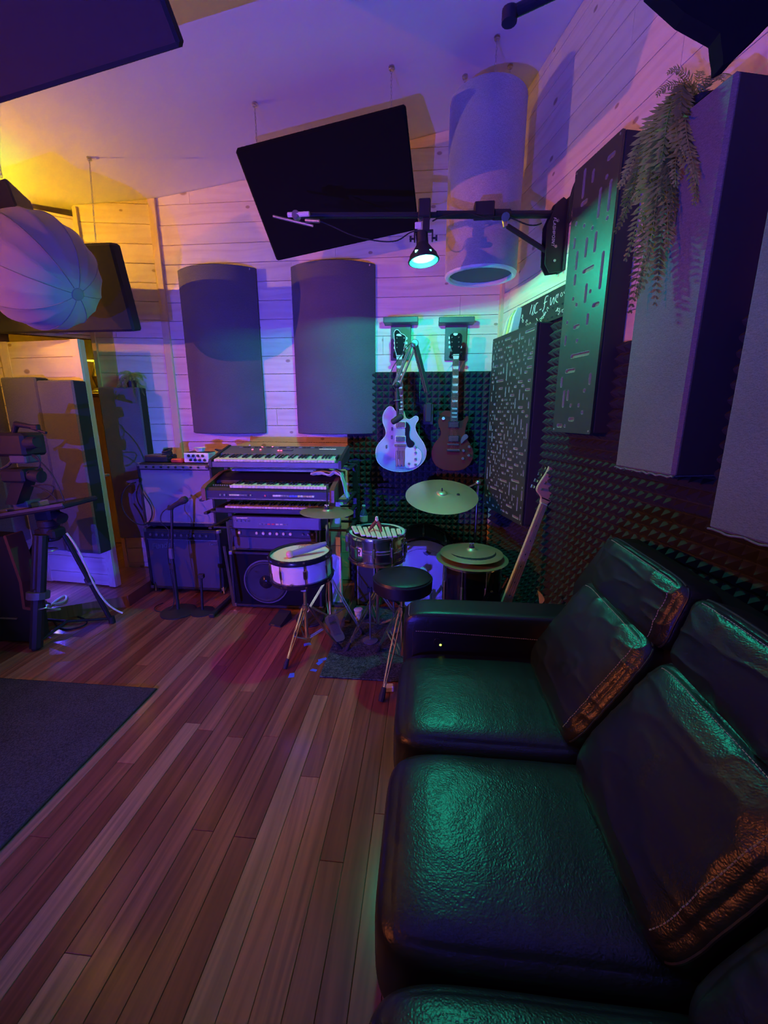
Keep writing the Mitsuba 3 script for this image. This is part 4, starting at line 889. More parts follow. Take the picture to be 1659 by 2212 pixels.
pgd = plane_poly([(540, 1390), (575, 1420), (580, 1520), (600, 1600), (640, 1640), (620, 1680), (575, 1690), (545, 1640), (530, 1560), (530, 1460)], 80)
plate(t, 'pickguard', pgd, BF - .002, .003, 'black_gloss', .0008)
for cy in (1420, 1590): x, z = xz(475, cy); pick(t, x, BF - .002, z, .07, .036, 'gold' if cy == 1420 else 'grey_plastic')
x, z = xz(475, 1665); part(t, 'bridge', box(x - .045, x + .045, BF - .012, BF, z - .008, z + .008, .003), 'gold')
part(t, 'tremolo_plate', put(ext(plane_poly([(415, 1690), (530, 1690), (527, 1800), (522, 1895), (425, 1895), (412, 1800)], 20, False), .006), MG(BF + .0)), 'gold', False)
for cx in (432, 470, 508): x, z = xz(cx, 1820); part(t, 'tailpiece_bar', box(x - .007, x + .007, BF - .014, BF - .002, z - .062, z + .06, .003), 'gold')
plate(t, 'control_plate', plane_poly([(545, 1690), (600, 1690), (680, 1700), (720, 1740), (720, 1830), (690, 1890), (600, 1930), (545, 1930), (530, 1800)], 80), BF - .002, .002, 'ivory', .0005)
for cx, cy in ((648, 1690), (650, 1750), (652, 1825), (650, 1890), (575, 1880)): x, z = xz(cx, cy); knob(t, V(x, BF - .003, z), (0, -1, 0), .009, .014, 'grey_metal')
for cx, cy in ((372, 1570), (310, 1680), (375, 1470)): x, z = xz(cx, cy); part(t, 'toggle_switch', box(x - .006, x + .006, BF - .006, BF, z - .013, z + .013, .002), 'grey_plastic')
strings(t, (xz(440, 1830), xz(505, 1830)), (xz(438, 612), xz(487, 612)), 6, BF - .016, BF - .019)
# dark solid guitar
t = thing('electric_guitar', 'dark red electric guitar hanging on the foam next to the broad slotted panel', 'guitar')
D_ = [(1060, 1262), (1020, 1256), (975, 1270), (938, 1310), (921, 1370), (925, 1430), (948, 1490), (950, 1540), (918, 1595), (868, 1660), (842, 1740), (848, 1820), (885, 1895), (960, 1945), (1040, 1963), (1120, 1966), (1200, 1955), (1275, 1910), (1322, 1840), (1335, 1760), (1310, 1670), (1265, 1600), (1240, 1540), (1245, 1470), (1262, 1400), (1280, 1345), (1268, 1318), (1240, 1335), (1205, 1372), (1170, 1375), (1150, 1340), (1150, 1290), (1110, 1268)]
dp = plane_poly(D_, 160)
part(t, 'body', put(dome(dp, .042, .008), MG(GY)), 'mahogany', 50)
q, d, s = neck(t, xz(1105, 1380), xz(1128, 600), .056, .043, BF + .012, .62, wood='mahogany')
hs = plane_poly([(1092, 603), (1085, 560), (1068, 510), (1058, 420), (1062, 365), (1085, 348), (1120, 362), (1128, 372), (1138, 362), (1175, 345), (1195, 362), (1200, 420), (1190, 500), (1172, 560), (1164, 603)], 90)
plate(t, 'headstock', hs, BF + .012, .016, 'black_gloss', .002)
plate(t, 'headstock_inlay', plane_poly([(1095, 355), (1125, 345), (1150, 352), (1140, 368), (1100, 366)], 30), BF - .0045, .001, 'ivory')
tuners(t, [(xz(1080, c)[0], xz(1080, c)[1], -1) for c in (397, 452, 507)] + [(xz(1160, c)[0], xz(1160, c)[1], 1) for c in (397, 452, 507)], BF - .003, 'ivory')
for cy in (1420, 1585): x, z = xz(1100, cy); pick(t, x, BF - .006, z, .07, .037, 'chrome', 'black')
x, z = xz(1092, 1652); part(t, 'bridge', box(x - .045, x + .045, BF - .018, BF - .006, z - .007, z + .007, .003), 'chrome')
x, z = xz(1093, 1722); part(t, 'tailpiece', box(x - .050, x + .050, BF - .022, BF - .008, z - .010, z + .010, .005), 'chrome')
for cx, cy in ((1215, 1725), (1282, 1680), (1278, 1782), (1208, 1818)): x, z = xz(cx, cy); knob(t, V(x, BF - .007, z), (0, -1, 0), .011, .013, 'grey_plastic')
x, z = xz(980, 1348); knob(t, V(x, BF - .007, z), (0, -1, 0), .012, .004, 'ivory', 'selector_ring')
plate(t, 'pickguard', plane_poly([(1185, 1600), (1255, 1535), (1270, 1560), (1225, 1610), (1190, 1640)], 40), BF - .010, .002, 'grey_plastic')
strings(t, (xz(1060, 1715), xz(1128, 1715)), (xz(1104, 600), xz(1152, 600)), 6, BF - .024, BF - .019)
# hangers
for (a0_, a1_, b0_, b1_, cx, lb) in ((265, 680, 358, 592, 460, 'black guitar hanger with a short shelf above the white guitar'), (930, 1355, 1008, 1248, 1128, 'black guitar hanger with a short shelf above the dark guitar')):
    t = thing('guitar_hanger', lb, 'hanger')
    A, B = at(780 + a0_ * .18083, 660 + 132 * .18083, 3.36), at(780 + a1_ * .18083, 660 + 205 * .18083, 3.36)
    part(t, 'shelf', box(A[0], B[0], 3.35, YB - .001, B[2] + .002, A[2] - .004, .004), 'grey_plastic')
    A, B = at(780 + b0_ * .18083, 660 + 205 * .18083, 3.455), at(780 + b1_ * .18083, 660 + 655 * .18083, 3.455)
    part(t, 'back_plate', box(A[0], B[0], 3.445, YB - .001, B[2], A[2] + .015, .003), 'grey_plastic')
    p = gz(cx, 600)
    part(t, 'yoke_stem', tube([(p[0], 3.45, p[2] - .005), (p[0], 3.37, p[2] - .005)], .009, 10), 'steel')
    for s_ in (-1, 1): part(t, 'yoke_arm', tube(curve([(p[0], 3.37, p[2] - .006), (p[0] + s_ * .035, 3.36, p[2] - .008), (p[0] + s_ * .036, 3.30, p[2] + .006), (p[0] + s_ * .036, 3.285, p[2] + .018)], 16), .009, 10), 'rubber')
# spring arm with a microphone hanging in front of the white guitar
SY = 3.10
pt = lambda x, y, Y=SY: at(x, y, Y)
t = thing('spring_boom', 'hinged spring arm holding a black microphone in front of the white guitar', 'microphone boom')
e0, e1, e2, e3 = pt(926, 880), pt(923, 848), pt(896, 742), pt(858, 832)
part(t, 'mount', cat([box(e0[0] - .022, e0[0] + .022, SY - .02, SY + .03, e0[2] - .10, e0[2] + .03, .006), rod(e0 + V(0, 0, -.05), V(e0[0], 3.418, e0[2] - .05), .011), box(e0[0] - .04, e0[0] + .04, 3.402, 3.418, e0[2] - .13, e0[2] + .03, .004)]), 'black')
part(t, 'lower_arm', cat([rod(e1 + V(dx, dy, 0), e2 + V(dx, dy, 0), .009, 8) for dx, dy in ((-.012, 0), (.012, 0), (0, -.012))]), 'black')
part(t, 'elbow', put(cat([cyl(.026, -.02, .02, 24, .004)]), frame(e2, (1, 0, 0), (0, 0, 1), (0, -1, 0))), 'grey_metal')
part(t, 'upper_arm', cat([rod(e2 + V(dx, 0, 0), e3 + V(dx, 0, 0), .0075, 8) for dx in (-.016, .014)]), 'grey_metal')
d_ = unit(e3 - e2); hel = [e2 + d_ * (.06 + .24 * u) + V(-.028, -.014, 0) + .008 * (math.cos(u * 150) * V(1, 0, .4) + math.sin(u * 150) * V(0, 1, 0)) for u in np.linspace(0, 1, 240)]
part(t, 'spring', tube(hel, .0016, 4), 'steel')
part(t, 'wrist', cat([shift(trimesh.creation.icosphere(2, .022), e3), rod(e3, pt(857, 862), .011)]), 'black')
t = thing('microphone', 'black microphone hanging from the spring arm in front of the white guitar', 'microphone')
m0, m1 = pt(857, 846), pt(860, 884); part(t, 'body', tube([m0, m0 + (m1 - m0) * .3, m1], [.017, .020, .018], 16), 'black')
part(t, 'cradle', put(ring(.026, .004, 24, 6), along(m0 + (m1 - m0) * .5, m1)), 'grey_plastic')
m2, m3 = pt(848, 912), pt(868, 899); part(t, 'head', tube([m2 - (m3 - m2) * .1, m2, (m2 + m3) / 2, m3, m3 + (m3 - m2) * .12], [.012, .020, .023, .021, .012], 18), 'rubber')
part(t, 'neck', rod(m1, (m2 + m3) / 2, .008), 'black')
part(t, 'cable', tube(curve([m0, pt(846, 800), pt(866, 768), e2 + V(-.02, -.03, 0), pt(905, 800), pt(918, 845), pt(930, 900)], 50), .003, 6), 'rubber')

# ================================================================ wall arm with the stage lamp
t = thing('wall_arm', 'long black boom arm fixed to the right wall, reaching across the black hanging panel', 'boom arm')
tri = sg.Polygon([(0, 0), (.075, -.012), (.105, .03), (.11, .22), (.06, .335), (.028, .36), (.005, .345)]).buffer(-.006).buffer(.006)
bs = rp(.775, 2.215)
part(t, 'wall_plate', put(box(.745 - .775, .83 - .775, .0, .012, 0, .36, .004), frame(bs, DR, -NR, Zv)), 'black')
for i, ds in enumerate((-.016, .030)):
    m = ext(affinity.translate(tri, 0, 0), .006); part(t, 'cheek_plate', put(m, frame(bs + DR * ds - NR * .008, -NR, Zv, DR)), 'black')
piv = bs - NR * .05 + Zv * .29
for dz in (.05, .12, .245): part(t, 'bolt', put(cyl(.008, 0, .006, 10, .002), frame(bs + DR * .036 - NR * .06 + Zv * dz, -NR, Zv, DR)), 'steel')
text(t, 'FLASHPOINT', .016, bs + DR * .0365 - NR * .085 + Zv * .26, (0, 0, -1), NR, 'white_plastic', .0008)
Aend = at(600, 466, 2.36); ax = lambda x: piv + (Aend - piv) * x
part(t, 'arm_tube', tube([ax(0), ax(.45)], .019, 14), 'black'); part(t, 'arm_extension', tube([ax(.42), ax(.93)], .014, 14), 'black')
part(t, 'collar', tube([ax(.18), ax(.24)], .026, 14), 'black'); kp = ax(.2)
part(t, 'lock_knob', cat([tube([kp + V(0, -.02, -.01), kp + V(0, -.05, -.03)], [.012, .022], 12), tube([kp + V(0, 0, -.02), kp + V(.01, 0, -.06)], .014, 10)]), 'steel')
part(t, 'brace', tube([bs - NR * .035 + Zv * .075 + DR * .01, kp + V(.02, 0, -.055)], .013, 12), 'black')
c0 = ax(.275); part(t, 'counterweight', box(c0[0] - .055, c0[0] + .05, c0[1] - .03, c0[1] + .035, c0[2] - .015, c0[2] + .055, .005), 'black')
for px, py, qx, qy, r, mt_ in ((590, 467, 676, 488, .006, 'steel'), (622, 464, 668, 462, .011, 'white_plastic'), (660, 476, 690, 478, .008, 'steel')):
    part(t, 'grip_head_rod', tube([at(px, py, 2.355), at(qx, qy, 2.345)], r, 10), mt_)
gh = at(640, 466, 2.36); part(t, 'grip_head', put(cyl(.02, -.02, .02, 20, .004), frame(gh, (1, 0, 0), (0, 0, 1), (0, -1, 0))), 'grey_metal')
part(t, 'hook', tube(curve([bs - NR * .0 + DR * .05 + Zv * .24, bs - NR * .05 + DR * .14 + Zv * .30, bs - NR * .06 + DR * .22 + Zv * .36, bs - NR * .03 + DR * .26 + Zv * .30], 20), .012, 8), 'black')
LA = at(917, 449, 2.52); LC = at(915, 560, 2.52)
aw = lambda px, py: at(px, py, 2.52)
t = thing('stage_lamp', 'black stage lamp with a glowing green lens hanging from the wall arm', 'lamp')
part(t, 'clamp', box(LA[0] - .032, LA[0] + .032, LA[1] - .03, LA[1] + .03, LA[2] - .05, LA[2] + .035, .006), 'black')
p0, p1 = aw(921, 466), aw(921, 500); part(t, 'strap', box(p0[0] - .018, p0[0] + .018, 2.505, 2.535, p1[2], p0[2] + .02, .003), 'black')
for pz in (464, 473): q = aw(909, pz); part(t, 'strap_eyelet', put(ring(.008, .003, 16, 6), frame(q, (1, 0, 0), (0, 0, 1), (0, -1, 0))), 'steel')
y0_, y1_ = aw(915, 500), aw(915, 515)
for s_ in (-1, 1):
    part(t, 'yoke_side', box(y0_[0] + s_ * .047 - .004, y0_[0] + s_ * .047 + .004, 2.508, 2.532, aw(915, 522)[2], y0_[2] + .004, .002), 'black')
    k0 = V(y0_[0] + s_ * .051, 2.52, y1_[2]); part(t, 'yoke_knob', tube([k0, k0 + V(s_ * .012, 0, 0), k0 + V(s_ * .012, 0, 0), k0 + V(s_ * .022, 0, 0)], [.005, .005, .014, .014], 12), 'black')
part(t, 'yoke_bridge', box(y0_[0] - .05, y0_[0] + .05, 2.508, 2.532, y0_[2] - .004, y0_[2] + .005, .002), 'black')
part(t, 'yoke_label', box(y0_[0] - .046, y0_[0] - .012, 2.503, 2.508, y0_[2] + .008, y0_[2] + .04, .002), 'white_plastic')
ln = unit(V(.10, -.10, -1)); lx = unit(np.cross((0, 1, 0), ln)); ML = frame(LC, lx, np.cross(ln, lx), ln)      # z axis along the beam
part(t, 'socket', put(cyl(.032, -.135, -.06, 32, .006), ML), 'black')
part(t, 'reflector_can', put(lathe([(.030, -.085), (.034, -.07), (.052, -.045), (.072, -.02), (.080, .004), (.080, .012), (.076, .012), (.076, .004), (.068, -.02), (.048, -.044), (.03, -.066)], 48), ML), 'black')
part(t, 'rim_ring', put(ring(.0805, .0035, 48, 8), ML @ frame((0, 0, .008), (1, 0, 0), (0, 1, 0))), 'black')
glow(put(lathe([(0, .0), (.03, -.001), (.055, -.004), (.067, -.008), (.067, -.010), (0, -.010)][::-1], 40), ML), t + '__lens', (.12, .95, .8), 1.6, 'white_plastic')
for i in range(6):                                                       # its six LEDs, at the mouth of the can
    a = i * math.pi / 3 + .3; point(f'stage_lamp_light_{i}', M4(ML, [(.022 * math.cos(a), .022 * math.sin(a), .0135 + .002 * (i % 3 - 1))])[0], CYAN, CYAN_POWER / 6)
for dx in (-.028, .028):
    q = LC - ln * .020 + V(dx, -.0685 + abs(dx) * .2, 0); glow(put(box(-.015, .015, -.004, .004, -.007, .007, .003), frame(q, (1, dx * 14 * .03, 0), (-dx * 14 * .03, 1, 0))), uniq(t + '__vent_light'), (.1, 1, .6), 6)
part(t, 'power_cable', tube(curve([aw(934, 478), aw(950, 470), at(985, 462, 2.54), at(1010, 460, 2.56), at(1050, 470, 2.58), at(1085, 466, 2.6), at(1130, 482, 2.62), at(1170, 482, 2.64)], 60), .0035, 6), 'rubber')
part(t, 'signal_cable', tube(curve([aw(908, 500), aw(880, 506), at(862, 518, 2.5), at(835, 522, 2.48), at(800, 518, 2.46), at(760, 508, 2.43), at(720, 490, 2.41), at(690, 478, 2.4)], 60), .003, 6), 'rubber')

# ================================================================ lantern, light head, black boom at the top
t = thing('paper_lantern', 'round white fabric lantern softbox at the left edge in front of the dark hanging panel', 'lantern')
LCn = at(84, 588, 2.30); LR = .292
cp = ray(175, 640); b_ = cp @ (EYE - LCn); a_ = cp @ cp; c_ = (EYE - LCn) @ (EYE - LCn) - LR * LR; tt = (-b_ - math.sqrt(max(0, b_ * b_ - a_ * c_))) / a_
axn = unit(EYE + cp * tt - LCn); lx = unit(np.cross((0, 0, 1), axn)); MLn = frame(LCn, lx, np.cross(axn, lx), axn)
v, fs = [], []; NTH, NPH = 36, 96
for i in range(NTH + 1):
    th = math.pi * i / NTH
    for j in range(NPH):
        ph = 2 * math.pi * j / NPH; seg = (ph / (2 * math.pi) * 16) % 1 - .5
        r_ = LR * (1 - .035 * (1 - 4 * seg * seg) * math.sin(th)) if False else LR * (.965 + .035 * (2 * abs(seg)) ** 2 * 1.0)
        v.append((r_ * math.sin(th) * math.cos(ph), r_ * math.sin(th) * math.sin(ph), LR * .93 * math.cos(th)))
for i in range(NTH):
    for j in range(NPH): a = i * NPH + j; b = i * NPH + (j + 1) % NPH; fs += [[a, a + NPH, b + NPH], [a, b + NPH, b]]
part(t, 'cloth', put(trimesh.Trimesh(v, fs, process=False), MLn), 'lantern_cloth', True)
for j in range(8):
    ph = 2 * math.pi * (2 * j) / 16
    part(t, 'rib', tube(M4(MLn, [(LR * 1.001 * math.sin(th) * math.cos(ph), LR * 1.001 * math.sin(th) * math.sin(ph), LR * .931 * math.cos(th)) for th in np.linspace(.12, 3.0, 30)]), .0022, 5), 'lantern_rib')
part(t, 'end_cap', put(lathe([(0, .004), (.026, .003), (.032, 0), (.034, -.012), (0, -.012)], 32), MLn @ frame((0, 0, LR * .93 + .001), (1, 0, 0), (0, 1, 0))), 'lantern_rib')
t = thing('light_head', 'black box of a studio light above the white lantern at the left edge', 'light')
hA, hB = at(-40, 392, 2.24), at(26, 396, 2.24); hC = at(60, 482, 2.20)
x_ = unit(V(1, .1, -.12)); y_ = unit(hC - hB); zz_ = unit(np.cross(x_, y_)); x_ = np.cross(y_, zz_); Lh = float(np.linalg.norm(hC - hB))
part(t, 'body', put(box(-.40, 0, 0, Lh, -.04, .12, .008), frame(hB, x_, y_)), 'black'); part(t, 'front_ring', put(box(-.38, -.01, Lh - .005, Lh + .02, -.035, .115, .006), frame(hB, x_, y_)), 'grey_plastic')
q = at(4, 384, 2.22); chain(q, V(q[0] - .02, q[1] + .02, ceilz(q[0])), t)
t = thing('studio_boom', 'black studio boom with a dark flag in the upper right corner, nearest to the viewer', 'boom')
by = .88; fp_ = [(1405, -40), (1480, 28), (1556, 70), (1558, 95), (1562, 120), (1562, 141), (1586, 128), (1602, 108), (1655, 57), (1720, -10), (1720, -60)]
P2 = [at(x, y, by) for x, y in fp_]; g = sg.Polygon([(p[0], p[2]) for p in P2]).buffer(-.002).buffer(.002)
part(t, 'flag', put(ext(g, .03), frame((0, by + .03, 0), (1, 0, 0), (0, 0, 1), (0, -1, 0))), 'black_cloth')
b0_, b1_ = at(1101, 30, by), at(1190, -12, by)
part(t, 'boom_tube', tube([b0_, b1_, b1_ + (b1_ - b0_) * 2.2], .0085, 12), 'black'); part(t, 'tube_cap', tube([b0_ + V(0, 0, -.012), b0_ + V(0, 0, .006)], .0125, 14), 'rubber')
part(t, 'bracket', box(P2[0][0] - .03, P2[0][0] + .20, by + .0, by + .03, b1_[2] + .05, b1_[2] + .09, .006), 'black')

# ================================================================ plants
def frond(pts, w, n, seed, lw=.006):
    g = random.Random(seed); c_ = curve(pts, 40); ms = [tube(c_, np.linspace(.0016, .0007, len(c_)), 4)]; vv, ff = [], []
    s = np.linspace(3, len(c_) - 1.01, n)
    for i, u in enumerate(s):
        k = int(u); p = c_[k] + (c_[min(k + 1, 39)] - c_[k]) * (u - k); d = unit(c_[min(k + 1, 39)] - c_[max(k - 1, 0)])
        side = np.cross(d, V(0, -.9, .35)); side = unit(side) if np.linalg.norm(side) > .05 else V(1, 0, 0)
        L_ = w * math.sin(math.pi * (.10 + .88 * (i + 1) / (n + 1))) ** .7
        for s_ in (-1, 1):
            tp = p + side * s_ * L_ + d * L_ * .55 + V(g.uniform(-1, 1), g.uniform(-1, 1), g.uniform(-1.4, .4)) * L_ * .22
            m_ = (p + tp) / 2 + np.cross(unit(tp - p), d) * .002; wv = d * lw * .5; a = len(vv)
            vv += [p - wv * .4, m_ - wv, tp, m_ + wv, p + wv * .4]; ff += [[a, a + 1, a + 3], [a, a + 3, a + 4], [a + 1, a + 2, a + 3]]
    return cat(ms + [trimesh.Trimesh(vv, ff, process=False)])
t = thing('artificial_fern', 'long hanging fern trailing over the top corner of the grey panel', 'plant')
fc = rp(1.66, 2.43, .06); g = random.Random(12)
part(t, 'pot', put(lathe([(0, 0), (.05, 0), (.06, .06), (.056, .06), (.046, .006), (0, .006)], 24), frame(rp(1.745, 2.379, .10), DR, -NR, Zv)), 'black')
tips = [((1330, 500), .22), ((1345, 470), .20), ((1380, 500), .2), ((1362, 672), .19), ((1375, 640), .18), ((1398, 560), .2), ((1420, 600), .17), ((1440, 540), .17), ((1352, 560), .21), ((1408, 480), .18), ((1505, 395), .15), ((1478, 330), .16), ((1450, 480), .16), ((1338, 402), .22), ((1368, 430), .2), ((1430, 430), .18), ((1390, 620), .18), ((1415, 655), .16), ((1345, 440), .2), ((1460, 400), .17), ((1372, 560), .19), ((1400, 400), .2), ((1500, 440), .14), ((1425, 350), .19), ((1480, 250), .16)]
root = rp(1.745, 2.42, .12)
for i, ((x, y), d_) in enumerate(tips):
    e = rw(x, y, d_ + .085); mid = root * .62 + e * .38 + Zv * g.uniform(.03, .09) - NR * g.uniform(.03, .08); m2 = root * .25 + e * .75 + Zv * g.uniform(-.02, .03) - NR * .02
    part(t, 'frond', frond([root, root * .85 + e * .15 + Zv * g.uniform(.05, .09) - NR * .04, mid, m2, e], g.uniform(.026, .038), 30, i, .0125), 'leaf' if i % 3 else 'leaf_dark', False)
for i, (x, y, d_) in enumerate(((1443, 158, .2), (1420, 205, .22), (1590, 172, .12), (1385, 300, .2), (1560, 175, .1), (1510, 165, .05))):
    e = rw(x, y, d_ + .04); part(t, 'frond', frond([root, root * .6 + e * .4 + Zv * .05, root * .2 + e * .8 + Zv * .03, e], .022, 24, 50 + i), 'leaf', False)
t = thing('potted_fern', 'small trailing plant on the corner of the grey panel left of the amplifiers', 'plant')
pr_ = lp(.30, 1.648, .06)
part(t, 'pot', shift(lathe([(0, 0), (.032, 0), (.04, .05), (.036, .05), (.028, .005), (0, .005)], 24), pr_), 'black')
for i in range(26):
    a = i * 2.399; L_ = g.uniform(.05, .12); o = pr_ + V(0, 0, .045); e = o + V(math.cos(a) * L_, math.sin(a) * L_ * .8, g.uniform(-.26, .02) if i % 2 else g.uniform(.0, .05))
    if i % 2 and e[1] > pr_[1] + .0: e[1] = pr_[1] - .09
    part(t, 'frond', frond([o, o * .6 + e * .4 + Zv * .045, o * .15 + e * .85 + Zv * .02, e], .014, 18, 80 + i, .006), 'leaf_dark' if i % 2 else 'leaf', False)

# ================================================================ bass guitar leaning by the corner
t = thing('bass_guitar', 'bass guitar with a maple neck leaning behind the sofa arm', 'guitar')
N0, N1 = at(1092, 1300, 2.40), at(1172, 1089, 2.56); dN = unit(N1 - N0); sN = unit(np.cross(dN, V(-.25, 1, .1))); nN = np.cross(sN, dN)
if nN @ (EYE - N0) < 0: sN, nN = -sN, -nN
NB = N0 - dN * .12; LN = float(np.linalg.norm(N1 - NB)); MB = frame(NB, sN, dN, nN)
nk = sg.Polygon([(-.032, 0), (.032, 0), (.0215, LN), (-.0215, LN)])
k = part(t, 'neck', put(cat([ext(nk, .012), put(ext(nk.buffer(-.004), .008), frame((0, 0, -.008), (1, 0, 0), (0, 1, 0)))]), MB), 'maple')
part(k, 'fretboard', put(ext(nk, .005), MB @ frame((0, 0, .012), (1, 0, 0), (0, 1, 0))), 'maple')
part(k, 'frets', put(cat([box(-.031, .031, LN - LN * 1.37 * (1 - 2 ** (-i / 12)) - .001, LN - LN * 1.37 * (1 - 2 ** (-i / 12)) + .001, .017, .0185) for i in range(1, 21) if LN - LN * 1.37 * (1 - 2 ** (-i / 12)) > 0]), MB), 'steel', False, kind='stuff')
part(k, 'inlays', put(cat([put(cyl(.0042, .0165, .0178, 12), frame((0, LN - LN * 1.37 * (1 - 2 ** (-(i - .5) / 12)), 0), (1, 0, 0), (0, 1, 0))) for i in (3, 5, 7, 9, 12, 15)]), MB), 'black', False, kind='stuff')
part(k, 'nut', put(box(-.022, .022, LN - .002, LN + .003, .012, .021, .001), MB), 'ivory')
hd_ = smooth_poly([(-.0215, LN), (-.030, LN + .030), (-.076, LN + .060), (-.078, LN + .10), (-.066, LN + .15), (-.056, LN + .20), (-.050, LN + .240), (-.016, LN + .268), (.026, LN + .260), (.052, LN + .22), (.054, LN + .16), (.068, LN + .10), (.066, LN + .055), (.030, LN + .02), (.0215, LN)], 90)
part(t, 'headstock', put(bevel_ext(hd_, .016, .003), MB @ frame((0, 0, -.004), (1, 0, 0), (0, 1, 0))), 'maple_light')
for sx, pegs in ((-1, ((-.034, .205), (-.042, .16), (-.050, .115), (-.056, .075))), (1, ((.044, .115),))):
    for x, y in pegs:
        kk = part(t, 'tuning_peg', put(cyl(.0065, .012, .026, 16, .002), MB @ frame((x, LN + y, 0), (1, 0, 0), (0, 1, 0))), 'chrome')
        e_ = x + sx * .030
        part(kk, 'peg_button', put(hull([(e_, LN + y + a, b) for a in (-.006, .006) for b in (-.014, -.006)] + [(e_ + sx * .022, LN + y + a, b) for a in (-.010, .010) for b in (-.016, -.004)]), MB), 'chrome' if sx < 0 else 'ivory')
part(t, 'string_tree', put(box(-.03, .03, LN + .028, LN + .034, .012, .016, .001), MB), 'black')
text(t, 'Music Man', .010, M4(MB, [(.020, LN + .215, .0125)])[0], -dN, sN, 'black', .0006, .2)
by_ = [(-.03, .10), (-.06, .13), (-.11, .12), (-.13, .06), (-.11, -.01), (-.115, -.08), (-.15, -.16), (-.155, -.24), (-.11, -.31), (0, -.335), (.11, -.31), (.15, -.24), (.145, -.16), (.11, -.09), (.10, -.03), (.125, .03), (.12, .08), (.08, .09), (.04, .05), (.03, .02), (-.03, .03)]
bpo = smooth_poly(by_, 120); lowz = min((M4(MB, [(x, y, -.05)])[0])[2] for x, y in bpo.exterior.coords)
part(t, 'body', put(bevel_ext(bpo, .04, .006), MB @ frame((0, .02, -.038), (1, 0, 0), (0, 1, 0))), 'black_gloss'); part(t, 'pickguard', put(ext(sg.Polygon([(-.06, .03), (.05, .0), (.08, -.1), (.05, -.18), (-.05, -.14)]).buffer(.008), .003), MB @ frame((0, .0, .002), (1, 0, 0), (0, 1, 0))), 'white_plastic')
part(t, 'pickup', put(box(-.045, .045, -.16, -.11, .003, .014, .004), MB), 'black'); part(t, 'bridge', put(box(-.04, .04, -.26, -.21, .003, .014, .004), MB), 'chrome')
part(t, 'strings', cat([tube(M4(MB, [(-.026 + .0173 * i, -.22, .016), (-.016 + .0107 * i, LN, .022)]), .0011, 4) for i in range(4)]), 'steel', False, kind='stuff')
part(t, 'strap_button', put(cyl(.007, 0, .014, 12, .002), MB @ frame((-.10, .14, -.02), (0, 0, 1), (1, 0, 0))), 'gold')
t = thing('guitar_stand', 'black stand carrying the leaning bass guitar', 'stand')
gb = M4(MB, [(0, -.30, -.09)])[0]; hb = M4(MB, [(0, LN * .35, -.06)])[0]
part(t, 'tube', rod((gb[0], gb[1] + .03, .08), hb, .010), 'black')
for a in (.6, 2.4, 4.3): part(t, 'leg', tube([(gb[0], gb[1] + .03, .16), (gb[0] + .14 * math.cos(a), gb[1] + .03 + .12 * math.sin(a), .01)], .008, 8), 'black')
part(t, 'neck_fork', tube([hb + sN * .045 + nN * .03, hb + sN * .045, hb - sN * .045, hb - sN * .045 + nN * .03], .007, 8), 'rubber')
p = at(1168, 1298, 2.25); t = thing('plastic_leaf', 'small pale green leaf sticking up behind the sofa arm', 'leaf')
part(t, 'blade', put(ext(smooth_poly([(0, 0), (.018, .02), (.01, .05), (-.02, .08), (-.012, .04)], 30), .002), frame(p - V(0, 0, .02), (1, 0, 0), (0, 0, 1), (0, -1, 0))), 'yellow_paper'); part(t, 'stem', rod(p - V(0, 0, .02), (p[0] + .02, p[1] + .05, .0), .004, 6), 'leaf')

# ================================================================ on top of the broad slotted panel
t = thing('printed_board', 'black board printed with white scribbles on top of the broad slotted panel', 'board')
b0_ = rp(.385, 1.9585, .03)
part(t, 'board', put(box(0, .66, 0, .012, 0, .163, .002), frame(b0_, DR, -NR, Zv)), 'black', False)
MBd = frame(b0_ - NR * .0125, DR, Zv, -NR); g = random.Random(4); ms = []
for i in range(26):
    x, y = g.uniform(.02, .6), g.uniform(.02, .14)
    if .10 < x < .45 and .085 < y < .15: continue
    ms.append(tube(M4(MBd, curve([(x + .012 * math.sin(i + k * 1.9), y + .009 * math.cos(i * 2 + k * 2.3), 0) for k in range(4)], 10)), .0016, 4))
part(t, 'scribbles', cat(ms), 'paper', False, kind='stuff')
for pts in ([(.15, .09), (.17, .14)], [(.185, .085), (.2, .135)], [(.245, .135), (.215, .125), (.21, .09), (.245, .085)], [(.27, .088), (.29, .09)], [(.36, .145), (.33, .14), (.325, .095), (.31, .075)], [(.315, .115), (.35, .118)], [(.39, .13), (.40, .09), (.42, .12), (.43, .085)], [(.455, .13), (.445, .105), (.47, .085)], [(.47, .13), (.462, .11)]):
    part(t, 'brush_stroke', tube(M4(MBd, curve([(*p, 0) for p in pts], 10)), .0028, 5), 'paper')
for i, (s0, h_, c_) in enumerate(((.235, .14, 'pale_wood'), (.285, .15, 'yellow_paper'), (.335, .155, 'paper'))):
    m = hull([(s0, y, 0) for y in (.02, .09)] + [(s0 + .035, y, 0) for y in (.02, .09)] + [(s0 + .045, y, h_ * .7) for y in (.02, .085)] + [(s0 + .075, y, h_ * .7) for y in (.02, .085)] + [(s0 + .08, y, h_) for y in (.03, .07)])
    single('paper_sleeve', put(m, frame(rp(0, 1.9585), DR, -NR, Zv)), c_, ('pale wooden sleeve leaning on the broad slotted panel, nearest the corner', 'yellow sleeve in the middle of the three leaning on the broad slotted panel', 'white sleeve leaning against the printed black board')[i], 'sleeve')

